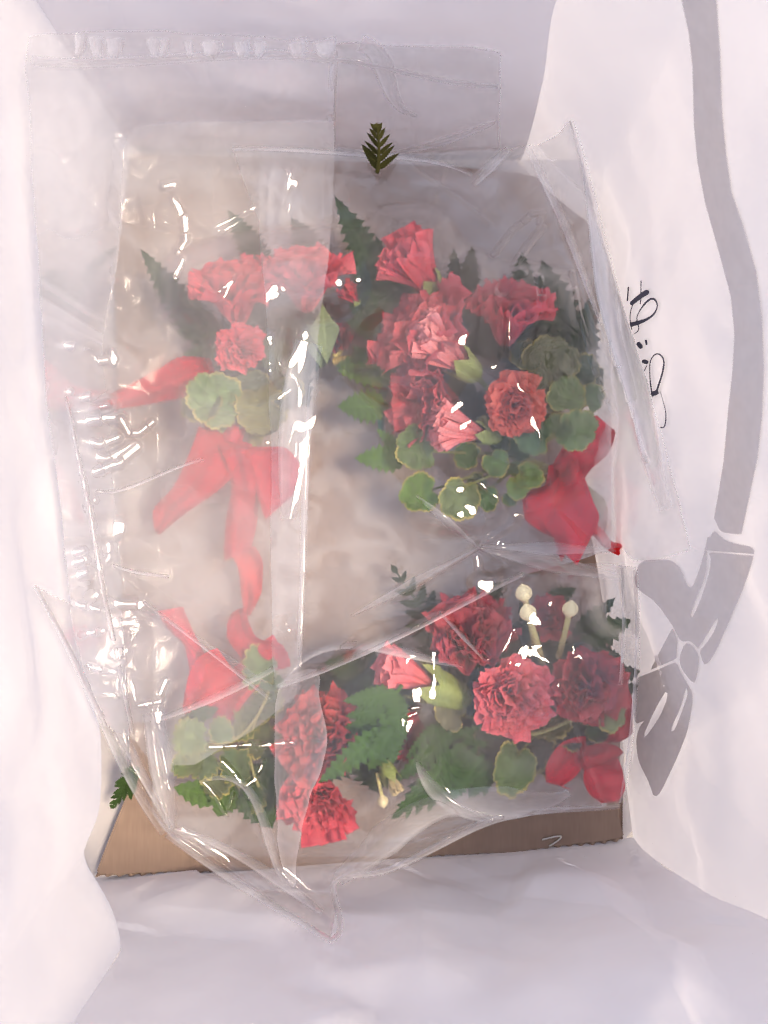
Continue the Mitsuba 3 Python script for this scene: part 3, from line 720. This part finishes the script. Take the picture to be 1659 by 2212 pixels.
# ------------------------------------------------------------------ lower middle corsage
c4 = thing('corsage', 'lower middle red carnation corsage crossed by a green fern leaf, under a folded film strip', 'corsage', 'red carnation corsages in clear bags')
for i in range(7):
    a_ = i * .9 + .4
    fern_leaf(c4, (780 + 30 * math.cos(a_), 1560 + 30 * math.sin(a_)), (780 + 145 * math.cos(a_), 1560 + 160 * math.sin(a_)), .019 + .001 * (i % 3), 52, 520 + i, col=(.026, .046, .022), teeth=8)
carnation(c4, 735, 1610, .040, (-.45, -.45, .7), 122, 30, 86, 31, (.56, .022, .03), .10)
carnation(c4, 705, 1690, .038, (-.15, .35, .85), 102, 28, 84, 32, RED, .12)
carnation(c4, 860, 1590, .022, (.2, -.2, .8), 66, 20, 84, 33, DEEP, .0)
carnation(c4, 640, 1720, .024, (-.3, .2, .8), 52, 18, 80, 34, DEEP, .1)
frond(c4, (868, 1480), (715, 1680), .072, .066, 112, 6, 501, col=(.05, .105, .024), start=.08, lean=42, ratio=.21, label='fresh green fern frond lying across the red petals')
fern_leaf(c4, (835, 1570), (686, 1692), .074, 26, 515, col=(.05, .11, .024), teeth=10, depth=.5)
fern_leaf(c4, (850, 1570), (795, 1665), .074, 28, 516, col=(.05, .105, .024), teeth=8, depth=.5)
fern_leaf(c4, (840, 1560), (850, 1650), .064, 28, 517, col=(.05, .105, .024), teeth=8, depth=.5)
fern_leaf(c4, (800, 1490), (880, 1600), .048, 34, 511, col=MID)
fern_leaf(c4, (790, 1450), (700, 1430), .040, 34, 512, col=DK)
fern_leaf(c4, (830, 1470), (905, 1440), .040, 30, 513, col=DK)
fern_leaf(c4, (760, 1500), (690, 1510), .040, 30, 514, col=DK)
bud(c4, (826, 1728), (815, 1668), 12, .040, .042)
carnation(c4, 840, 1670, .046, (.3, .6, .3), 34, 8, 26, 35, (.62, .58, .30), .0, (46, 18, .4), 'opening cream bud in a pale green calyx')

# ------------------------------------------------------------------ left lower corsage
c5 = thing('corsage', 'left lower corsage mostly of red ribbon and lacy cream-edged leaves', 'corsage', 'red carnation corsages in clear bags')
ribbon(c5, [(340, 1320, 395, 1310, .034), (365, 1360, 430, 1390, .040), (400, 1400, 460, 1440, .042), (410, 1470, 480, 1500, .040)], 601, col=(.6, .05, .09))
ribbon(c5, [(505, 1320, 530, 1310, .030), (490, 1370, 560, 1380, .040), (520, 1420, 605, 1390, .042), (560, 1460, 628, 1440, .038)], 602)
ribbon(c5, [(470, 1400, 520, 1470, .044), (430, 1420, 490, 1500, .046), (405, 1470, 440, 1540, .044), (395, 1530, 415, 1580, .036)], 603, col=(.66, .02, .04))
ribbon(c5, [(590, 1370, 620, 1420, .036), (540, 1410, 570, 1470, .040), (480, 1470, 520, 1530, .038), (420, 1530, 500, 1570, .032)], 604, col=(.58, .04, .07))
for i, (x, y, r, rot, z, tl, cc) in enumerate([(415, 1590, 42, 180, .050, (.1, .1), (.14, .19, .06)), (440, 1640, 44, 150, .048, (.1, .1), (.14, .18, .06)), (480, 1580, 34, 250, .046, (.1, .1), (.13, .18, .05)), (562, 1440, 48, 260, .044, (.1, .2), (.10, .16, .07)),
                                              (510, 1650, 50, 100, .046, (.1, .1), (.11, .15, .06)), (570, 1600, 44, 60, .042, (.1, .2), (.10, .15, .06)), (470, 1680, 42, 120, .040, (.1, .2), (.10, .15, .06)), (575, 1520, 44, 320, .038, (.1, .2), (.12, .15, .055)), (530, 1560, 36, 10, .04, (.2, .1), (.11, .15, .05)),
                                              (395, 1650, 26, 170, .044, (.1, .1), (.13, .18, .06)), (545, 1720, 36, 70, .036, (.2, .1), (.09, .14, .05))]):
    round_leaf(c5, x, y, r, z, 620 + i, rot, tl, cc, stalk=(545, 1580, .035), lobes=13, depth=.2)
for i, (p0, p1, w, cc) in enumerate([((480, 1715), (373, 1700), 28, FRESH), ((500, 1690), (470, 1765), 34, FRESH), ((540, 1690), (590, 1790), 40, MID), ((530, 1660), (610, 1730), 40, MID), ((600, 1500), (520, 1560), 24, MID), ((600, 1590), (650, 1700), 50, DK), ((560, 1460), (620, 1480), 22, FRESH), ((470, 1530), (380, 1560), 14, MID)]):
    fern_leaf(c5, p0, p1, .030 + .002 * i, w, 640 + i, col=cc, teeth=6, depth=.25)
stem(c5, [(590, 1450, .04), (560, 1540, .042), (500, 1600, .044), (440, 1600, .046)], .0009, (.30, .30, .10))
stem(c5, [(560, 1540, .042), (540, 1620, .04), (560, 1700, .04)], .0009, (.28, .28, .10))

N_COVERED = len(PLANTS)
# two single fern tips that stick out of the bags
f1 = thing('fern_sprig', 'brown-green fern tip standing upright behind the bags at the back wall', 'fern sprig')
frond(f1, (815, 372), (814, 266), .070, .100, 50, 6, 701, col=(.055, .055, .018), lean=44, bend=.07, ratio=.12, taper=.6)
f2 = thing('fern_sprig', 'small green fern tip beside the bare front left corner of the cardboard', 'fern sprig')
frond(f2, (292, 1672), (240, 1746), .02, .006, 40, 5, 702, col=(.05, .09, .03), lean=38)
frond(f2, (300, 1660), (262, 1690), .022, .012, 30, 3, 703, col=(.05, .09, .035), lean=38)

# ------------------------------------------------------------------ clear film bags
GX, GY = np.meshgrid(np.arange(-40, 1720, 8.0), np.arange(-40, 2280, 8.0), indexing='ij')
from scipy.ndimage import gaussian_filter, maximum_filter
from scipy.interpolate import RegularGridInterpolator


def _lookup(Z):
    f = RegularGridInterpolator((GX[:, 0], GY[0]), Z, bounds_error=False, fill_value=None)
    return lambda px, py: f(np.stack([np.asarray(px, float).ravel(), np.asarray(py, float).ravel()], 1)).reshape(np.shape(px))


_wz = np.zeros(GX.shape)
for W_ in (RW, BW, LW, FW):
    w_ = W_[::2, ::2].reshape(-1, 3)
    w_ = w_[w_[:, 2] < .262]
    s_ = (H - w_[:, 2]) * K
    _wz = np.maximum(_wz, np.nan_to_num(LinearNDInterpolator(np.c_[w_[:, 0] / s_ + 829.5, 1106 - w_[:, 1] / s_], w_[:, 2])(GX, GY)))
_wz = np.where(_wz > .001, _wz, 0)
WALLZ = _lookup(gaussian_filter(maximum_filter(_wz, 3), 1.2))
FILLET = _lookup(np.maximum(gaussian_filter(maximum_filter(_wz, 9), 4.0), gaussian_filter(maximum_filter(_wz, 3), 1.2)))
_pv = np.vstack(PLANTS[:N_COVERED])
_s = (H - _pv[:, 2]) * K
_ix = np.round((_pv[:, 0] / _s + 829.5 + 40) / 8).astype(int).clip(0, GX.shape[0] - 1)
_iy = np.round((1106 - _pv[:, 1] / _s + 40) / 8).astype(int).clip(0, GX.shape[1] - 1)
_dz = np.zeros(GX.shape)
np.maximum.at(_dz, (_ix, _iy), _pv[:, 2])
_d1 = maximum_filter(_dz, 5)
DRAPE = _lookup(np.maximum(gaussian_filter(maximum_filter(_dz, 13), 3.0), gaussian_filter(maximum_filter(_dz, 9), 1.7)))


def wall_clear(px, py, m=26):
    """Height at which a raster point comes clear of the bag's walls."""
    return np.maximum(WALLZ(px, py) + .002, 0)


def dist_seg(px, py, pts):
    """Distance to a polyline, and the nearest position along it (raster pixels)."""
    best, at, run = np.full(px.shape, 1e9), np.zeros(px.shape), 0
    for (x0, y0), (x1, y1) in zip(pts[:-1], pts[1:]):
        L = math.hypot(x1 - x0, y1 - y0)
        t = np.clip(((px - x0) * (x1 - x0) + (py - y0) * (y1 - y0)) / L ** 2, 0, 1)
        d = np.hypot(px - x0 - t * (x1 - x0), py - y0 - t * (y1 - y0))
        at = np.where(d < best, run + t * L, at); best = np.minimum(best, d); run += L
    return best, at


def grad_at(px, py, z):
    """Slope (world x, y) of a facet of film at this spot that sends sunlight up out of the bag's mouth."""
    v = unit(np.array([0, 0, H]) - P(px, py, z))
    n = unit(unit(SUN) + v)
    return -n[0] / n[2], -n[1] / n[2]


def sheet(base, seed, creases=(), glints=(), big=.0042, small=.0011, fine=.0004, over=(), drape=.004, gw=1.25):
    """Height function of a film sheet. creases: (points, width, height) sharp ridges; glints: (points, width, _) facets turned to the sun; over: sheets that it lies on."""
    def soft(px, py):
        px, py = np.asarray(px, float), np.asarray(py, float)
        q = np.stack([px / 420, py / 420, 0 * px + seed], -1)
        h = base + (meshkit.fbm(q, 2, seed) - .5) * .012
        if drape is not None:
            d = DRAPE(px, py) + drape
            h = np.where(d > h, d, h) + .002 * np.exp(-np.abs(d - h) / .004)
        w = FILLET(px, py) + .004
        h = np.maximum(h, w)
        for o in over:
            h = np.maximum(h, o(px, py) + .003)
        return h

    def z(px, py):
        h = soft(px, py) + crumple(px, py, 150, big, seed) + crumple(px, py, 58, small, seed + 1) + crumple(px, py, 26, fine, seed + 2)
        for pts, w, a in creases:
            d, _ = dist_seg(px, py, pts)
            h = h + a * np.exp(-d / w)
        h = np.maximum(h, WALLZ(px, py) + .0055)
        for pts, w, k in glints:
            d, s = dist_seg(px, py, pts)
            w = w * gw
            near = d < 2.4 * w
            if not near.any():
                continue
            win = 1 / (1 + np.exp((d[near] / w - 1) * 7))
            P0 = np.array(pts, float)
            run = np.r_[0, np.cumsum(np.hypot(*np.diff(P0, axis=0).T))]
            step = max(w * 5.0, 26)
            sc = np.minimum((np.floor(s[near] / step) + .5) * step, run[-1])
            cx, cy = np.interp(sc, run, P0[:, 0]), np.interp(sc, run, P0[:, 1])
            zc = np.interp(sc, run, soft(P0[:, 0], P0[:, 1])) + .001
            m = P0.mean(0)
            gx, gy = grad_at(m[0], m[1], float(zc.mean()))
            h[near] = h[near] * (1 - win) + (zc + (gx * (px[near] - cx) - gy * (py[near] - cy)) * K * (H - zc) / (1 + gx * (m[0] - 829.5) * K + gy * (1106 - m[1]) * K)) * win
        return h
    z.soft = soft
    return z


def film_part(parent, name, outline, zf, bsdf='film', step=6, lift=0.0, label=None, uv=None, dense=()):
    g = outline if hasattr(outline, 'area') else sg.Polygon(outline).buffer(0)
    if g.geom_type == 'Polygon' and step < 10:
        e = np.array([g.exterior.interpolate(q).coords[0] for q in np.arange(0, g.exterior.length, 12)])
        wv = np.stack([meshkit.fbm(np.c_[e / 70, np.full(len(e), 3.3)], 3, k) - .5 for k in (1, 2)], 1)
        g = sg.Polygon(e + wv * 16).buffer(0)
    for g in getattr(g, 'geoms', [g]):
        if g.area < 30:
            continue
        p, t = poly_mesh(g, step, shapely.union_all([sg.LineString(q).buffer(w * 1.9) for q, w, _ in dense]) if dense else None)
        put(name, (P(p[:, 0], p[:, 1], zf(p[:, 0], p[:, 1]) + lift), t), bsdf, parent, label=label, uv=None if uv is None else np.stack([uv(p, g), 0 * p[:, 0]], 1))


def fold(parent, pts, w, zf, lift=.0012, name='fold', bsdf='film_fold', k=1.0, sharp=.25):
    """A doubled crease of film along pts: most cloudy near one edge, fading out to the other and to both ends."""
    w = np.atleast_1d(w) * 1.5
    ls = sg.LineString(pts)
    n = max(5, int(ls.length / 8))
    q = spline(np.array(pts, float), n) if len(pts) > 2 else np.linspace(pts[0], pts[1], n)
    u = np.linspace(0, 1, n)
    ww = np.interp(u, np.linspace(0, 1, len(w)), w) / 2
    d = np.gradient(q, axis=0); d /= np.linalg.norm(d, axis=1, keepdims=True) + 1e-9
    nn = np.stack([-d[:, 1], d[:, 0]], 1) * ww[:, None]
    m = 9
    t = np.linspace(-1, 1, m)
    X = q[:, None, 0] + nn[:, None, 0] * t[None, :]
    Y = q[:, None, 1] + nn[:, None, 1] * t[None, :]
    Z = gaussian_filter(zf(X.ravel(), Y.ravel()).reshape(X.shape), (2.5, 1.2)) + lift + .001 + .0007 * (1 - t ** 2)[None]
    a = np.interp(t, [-1, -.6, sharp, .85, 1], [0, .10, .55, 1, .3])[None] * (np.clip(np.minimum(u, 1 - u) / .22, 0, 1) ** .8)[:, None] * k
    put(name, grid(P(X, Y, Z)), bsdf, parent, uv=np.stack([a.ravel(), 0 * a.ravel()], 1))


# left bag: against the left wall, its crimped top edge against the back wall
b1 = thing('clear_film_bag', 'cloudy clear film bag on the left with a wrinkled shiny seam and crimped top edge', 'film bag', 'clear film bags over the corsages')
gl1 = [([(122, 744), (160, 748), (195, 762)], 5, 1), ([(195, 765), (212, 780), (248, 775)], 6, 1), ([(243, 760), (246, 785)], 5, 1),
       ([(140, 846), (148, 847)], 7, 1), ([(150, 868), (190, 856), (228, 862)], 6, 1), ([(150, 895), (190, 890), (230, 875)], 11, 1), ([(155, 915), (200, 905), (262, 900)], 8, 1), ([(262, 905), (278, 935), (300, 935), (330, 912)], 5, 1),
       ([(170, 950), (215, 960), (255, 945)], 7, 1), ([(180, 978), (230, 992), (290, 962)], 8, 1), ([(180, 1010), (200, 1020), (260, 1000), (298, 965)], 6, 1), 
       ([(188, 1080), (205, 1080)], 5, 1), ([(235, 1130), (236, 1150), (250, 1140)], 15, 1), ([(198, 1115), (203, 1135)], 6, 1), ([(135, 1196), (180, 1190)], 6, 1), ([(135, 1222), (185, 1208)], 6, 1), ([(142, 1250), (185, 1236)], 7, 1),
       ([(215, 1180), (235, 1175), (236, 1205), (222, 1220)], 5, 1), ([(210, 1160), (215, 1225)], 5, .9), ([(195, 1290), (210, 1284)], 6, 1), ([(155, 1303), (220, 1318)], 4, 1), ([(240, 1303), (305, 1306)], 7, 1),
       ([(252, 1344), (280, 1346)], 6, 1), ([(175, 1370), (225, 1362)], 4, 1), ([(250, 1412), (270, 1406)], 6, 1), ([(190, 1440), (250, 1452)], 4, 1), ([(145, 870), (170, 1000), (195, 1110), (215, 1230)], 4, .85),
       ([(375, 430), (398, 470), (402, 520), (385, 545)], 5, 1), ([(395, 560), (380, 600)], 5, 1), ([(355, 402), (375, 398)], 5, 1)]
z1 = sheet(.050, 901, drape=.003, creases=[([(140, 850), (215, 1230), (300, 1640)], 9, .004), ([(620, 360), (600, 520)], 10, .005), ([(640, 800), (620, 980)], 9, .004)], glints=gl1, gw=1.6)
out1 = sg.Polygon([(55, 150), (60, 75), (200, 68), (420, 70), (722, 95), (722, 330), (718, 480), (690, 700), (668, 1000), (655, 1250), (640, 1500), (560, 1570), (420, 1650), (330, 1650), (290, 1600), (215, 1560), (160, 1380), (130, 1080), (100, 860), (80, 500)])
film_part(b1, 'front_sheet', out1, z1, step=5, bsdf='film_cloudy', dense=gl1)
z1b = sheet(.009, 905, big=.002, drape=None)
film_part(b1, 'back_sheet', out1.intersection(sg.box(80, 300, 700, 1560)), z1b, step=12, bsdf='film_clouded_back')
fold(b1, [(58, 130), (330, 130), (560, 118), (722, 128)], 14, z1)
for i, (x, w) in enumerate([(170, 18), (205, 24), (245, 30), (330, 22), (352, 16), (405, 14), (455, 34), (520, 26), (560, 20), (640, 30), (700, 34)]):
    fold(b1, [(x, 70 + i * 1.5), (x + 3, 98), (x + (5 if i % 2 else -4), 124)], [w, w * .9, w * .5], z1, name='crimp', lift=.002, k=1.5)
fold(b1, [(140, 850), (175, 1010), (215, 1230), (255, 1430), (298, 1640)], 7, z1)
fold(b1, [(190, 1055), (255, 1060), (300, 1045), (370, 1015), (440, 992)], 5, z1, k=1.7)  # this and the next: white haze lines in place of thin glints
fold(b1, [(240, 1220), (290, 1235), (365, 1244)], 5, z1, k=1.7)
fold(b1, [(620, 345), (598, 420), (598, 560)], [40, 22, 12], z1)
fold(b1, [(640, 760), (655, 860), (640, 960)], [60, 44, 30], z1)
fold(b1, [(668, 960), (655, 1250), (642, 1490)], 9, z1)

# slack bag standing against the back wall
b4 = thing('clear_film_bag', 'empty slack clear film standing against the back wall, right of the crimped edge', 'film bag', 'clear film bags over the corsages')
z4 = sheet(.030, 931, big=.003, drape=None)
film_part(b4, 'front_sheet', [(722, 95), (775, 92), (830, 96), (1000, 100), (1080, 112), (1078, 330), (1070, 420), (900, 400), (722, 360)], z4, step=7)
fold(b4, [(722, 100), (718, 200), (716, 330)], 12, z4)
fold(b4, [(780, 92), (830, 150), (850, 210), (900, 250)], [24, 30, 20, 4], z4)
fold(b4, [(720, 128), (830, 146), (930, 168), (1076, 186)], 7, z4)
fold(b4, [(850, 330), (960, 305), (1070, 262)], [6, 12, 6], z4)

# right bag over the large corsage
z3_soft = sheet(.056, 921, drape=.0065).soft
b2 = thing('clear_film_bag', 'clear film bag with a long bright side fold, lying over the largest corsage', 'film bag', 'clear film bags over the corsages')
gl2 = [([(1282, 500), (1290, 560), (1302, 620), (1312, 680)], 8, 1), ([(1312, 680), (1335, 770), (1350, 830)], 9, 1), ([(1350, 830), (1372, 900), (1395, 980)], 6, 1), ([(1235, 590), (1245, 650), (1252, 690)], 5, 1),
       ([(1255, 690), (1275, 760), (1290, 810)], 4, 1), ([(1295, 820), (1310, 860), (1325, 890)], 4, 1), ([(1066, 550), (1105, 500), (1150, 462)], 5, 1), ([(1150, 462), (1172, 460), (1165, 480)], 5, 1), ([(1172, 490), (1140, 530), (1110, 575)], 6, 1), ([(1085, 625), (1100, 600), (1125, 590)], 10, 1),
       ([(1200, 455), (1218, 470), (1232, 482)], 4, 1), ([(1165, 600), (1172, 660)], 6, 1), ([(1032, 1205), (1036, 1235)], 7, 1), ([(1040, 1262), (1056, 1266)], 19, 1)]
cr2 = [([(1155, 315), (1200, 430), (1260, 600), (1330, 800), (1400, 1000)], 8, .004), ([(1235, 262), (1290, 480), (1400, 830), (1430, 1000)], 8, .004), ([(850, 1290), (1035, 1180), (1110, 1130)], 9, .003),
       ([(1035, 1180), (1130, 1240), (1340, 1250)], 10, .003), ([(1050, 1120), (1035, 1180)], 10, .003), ([(870, 340), (1000, 430), (1060, 480)], 10, .003)]
z2 = sheet(.064, 911, big=.0024, small=.0006, fine=.00015, drape=.010, over=(z1.soft, z3_soft), creases=cr2, glints=gl2)
out2 = sg.Polygon([(500, 320), (640, 322), (830, 336), (940, 348), (1020, 376), (1060, 345), (1110, 318), (1160, 312), (1205, 290), (1234, 258), (1262, 360), (1290, 480), (1340, 640), (1400, 830), (1445, 1010), (1492, 1190), (1440, 1205), (1366, 1212), (1340, 1180), (1245, 1212), (1130, 1242),
                   (1035, 1290), (850, 1385), (690, 1455), (600, 1487), (592, 1480), (586, 1250), (584, 1000), (580, 700), (560, 480)])
film_part(b2, 'front_sheet', out2, z2, step=5, dense=gl2)
z2b = sheet(.009, 915, big=.002, drape=None)
film_part(b2, 'back_sheet', out2.intersection(sg.box(560, 345, 1320, 1480)), z2b, step=12, bsdf='film_clouded_back')
fold(b2, [(502, 322), (640, 324), (830, 338), (940, 350), (1020, 378)], 6, z2)
fold(b2, [(600, 1484), (690, 1452), (850, 1382), (1035, 1288), (1130, 1240)], 7, z2)
fold(b2, [(1025, 400), (1060, 360), (1098, 322)], [6, 16, 10], z2)
fold(b2, [(1140, 315), (1180, 400), (1225, 500), (1262, 600), (1300, 700)], [8, 12, 12, 9, 5], z2)
fold(b2, [(1234, 262), (1262, 360), (1285, 480), (1310, 620), (1345, 760), (1385, 920), (1400, 1000)], [6, 10, 22, 34, 32, 22, 10], z2, k=1.7)  # extra white haze painted in for the highlight along this fold
fold(b2, [(1285, 480), (1330, 660), (1375, 830), (1410, 1000), (1440, 1100)], [8, 18, 26, 30, 20], z2, k=1.3)  # whitened haze again stands in for the side highlight
fold(b2, [(668, 740), (645, 860), (630, 1000), (622, 1120)], [40, 50, 40, 20], z2, k=.6)
fold(b2, [(668, 830), (660, 1000), (655, 1200), (648, 1440)], [10, 10, 8, 6], z2)
for q, w in (([(1035, 1185), (760, 1330)], [4, 16, 4]), ([(1035, 1185), (1340, 1248)], [4, 26, 10]), ([(1040, 1180), (1330, 1190)], [3, 20, 4]), ([(1030, 1180), (900, 1070)], [3, 14, 3])):
    fold(b2, q, w, z2, k=.4, sharp=0.)

# lower bag, its pointed corner over the front edge of the cardboard
b3 = thing('clear_film_bag', 'clear film bag at the bottom with a pointed corner hanging over the cardboard edge', 'film bag', 'clear film bags over the corsages')
gl3 = [([(452, 1614), (500, 1612), (560, 1606)], 5, 1), ([(560, 1612), (600, 1606), (632, 1604)], 5, 1), ([(480, 1645), (505, 1670), (525, 1698)], 6, 1), ([(532, 1698), (552, 1682)], 6, 1), ([(556, 1672), (570, 1645)], 4, 1), ([(440, 1690), (468, 1722), (490, 1762)], 3, 1), ([(494, 1750), (505, 1715)], 3, 1),
       ([(330, 1580), (345, 1680), (368, 1782)], 4, 1), ([(230, 1560), (290, 1660), (355, 1765)], 3, 1), ([(300, 1524), (345, 1516), (350, 1500)], 5, 1), ([(345, 1500), (358, 1470)], 6, .9), ([(890, 1530), (905, 1528)], 4, 1), ([(882, 1548), (900, 1540)], 4, 1)]
cr3 = [([(75, 1265), (290, 1680), (380, 1800), (720, 2030)], 8, .003), ([(325, 1520), (370, 1790)], 8, .004), ([(310, 1300), (580, 1510)], 7, .004), ([(520, 1700), (600, 1880), (720, 1990)], 8, .004), ([(720, 1905), (860, 1830), (1060, 1770)], 9, .004),
       ([(925, 1690), (985, 1740), (1070, 1772)], 8, .003), ([(950, 1320), (1045, 1425)], 7, .004), ([(1210, 1500), (1260, 1640), (1300, 1735)], 9, .003)]
z3 = sheet(.056, 921, big=.003, small=.0007, fine=.0002, drape=.0065, creases=cr3, glints=gl3)
out3 = sg.Polygon([(75, 1265), (200, 1330), (330, 1318), (480, 1410), (590, 1480), (690, 1440), (850, 1370), (1035, 1275), (1130, 1235), (1250, 1215), (1372, 1225), (1380, 1300), (1378, 1420), (1370, 1560), (1356, 1660), (1340, 1742), (1200, 1752), (1065, 1774), (960, 1822), (860, 1872), (722, 1908), (728, 1960), (714, 2034),
                   (600, 1965), (480, 1890), (380, 1818), (352, 1790), (280, 1690), (190, 1500), (130, 1370)])
film_part(b3, 'front_sheet', out3, z3, step=5, dense=gl3)
z3b = sheet(.009, 925, big=.002, drape=None)
film_part(b3, 'back_sheet', out3.intersection(sg.box(330, 1240, 1310, 1850)), z3b, step=12, bsdf='film_clouded_back')
fold(b3, [(75, 1265), (140, 1385), (200, 1510), (285, 1690), (355, 1800)], [4, 8, 12, 14, 12], z3)
fold(b3, [(190, 1440), (290, 1640), (372, 1790)], [6, 16, 10], z3)
fold(b3, [(330, 1540), (352, 1680), (372, 1790)], [30, 36, 10], z3)
fold(b3, [(360, 1802), (480, 1886), (600, 1962), (716, 2032)], [10, 12, 10, 8], z3)
fold(b3, [(372, 1790), (520, 1850), (640, 1930), (700, 1975)], [8, 12, 18, 8], z3)
fold(b3, [(430, 1690), (530, 1700), (575, 1790), (625, 1910)], [4, 12, 16, 12], z3)
fold(b3, [(714, 2032), (728, 1960), (722, 1908), (800, 1888), (860, 1870), (960, 1820), (1065, 1772), (1200, 1750), (1340, 1742)], [8, 8, 8, 10, 12, 12, 10, 8, 6], z3)
fold(b3, [(730, 1900), (850, 1800), (960, 1740), (1080, 1735), (1230, 1712)], [20, 50, 36, 50, 10], z3)
fold(b3, [(900, 1640), (940, 1710), (985, 1745), (1065, 1770)], [6, 22, 20, 8], z3)
fold(b3, [(1372, 1230), (1376, 1420), (1362, 1600), (1342, 1735)], 7, z3)
fold(b3, [(1345, 1225), (1348, 1340), (1340, 1480)], 6, z3)
fold(b3, [(948, 1322), (1000, 1375), (1044, 1424)], [3, 8, 3], z3)
fold(b3, [(600, 1490), (740, 1395), (870, 1410), (1000, 1440)], [6, 10, 16, 3], z3)
fold(b3, [(325, 1560), (480, 1500), (600, 1440)], [6, 12, 8], z3)
fold(b3, [(310, 1300), (450, 1405), (580, 1508)], 5, z3)
strip = curvy([(592, 1482), (640, 1450), (690, 1440), (684, 1500), (704, 1580), (706, 1620), (668, 1720), (640, 1830), (640, 1940), (600, 1850), (594, 1700)])
film_part(b3, 'folded_strip', strip, lambda x, y: z3(x, y) + .004, bsdf='film_fold', step=6, uv=lambda p, g: .28 + .4 * np.exp(-np.array([g.exterior.distance(sg.Point(a)) for a in p]) / 8), label='doubled upright strip of film beside the middle corsage')
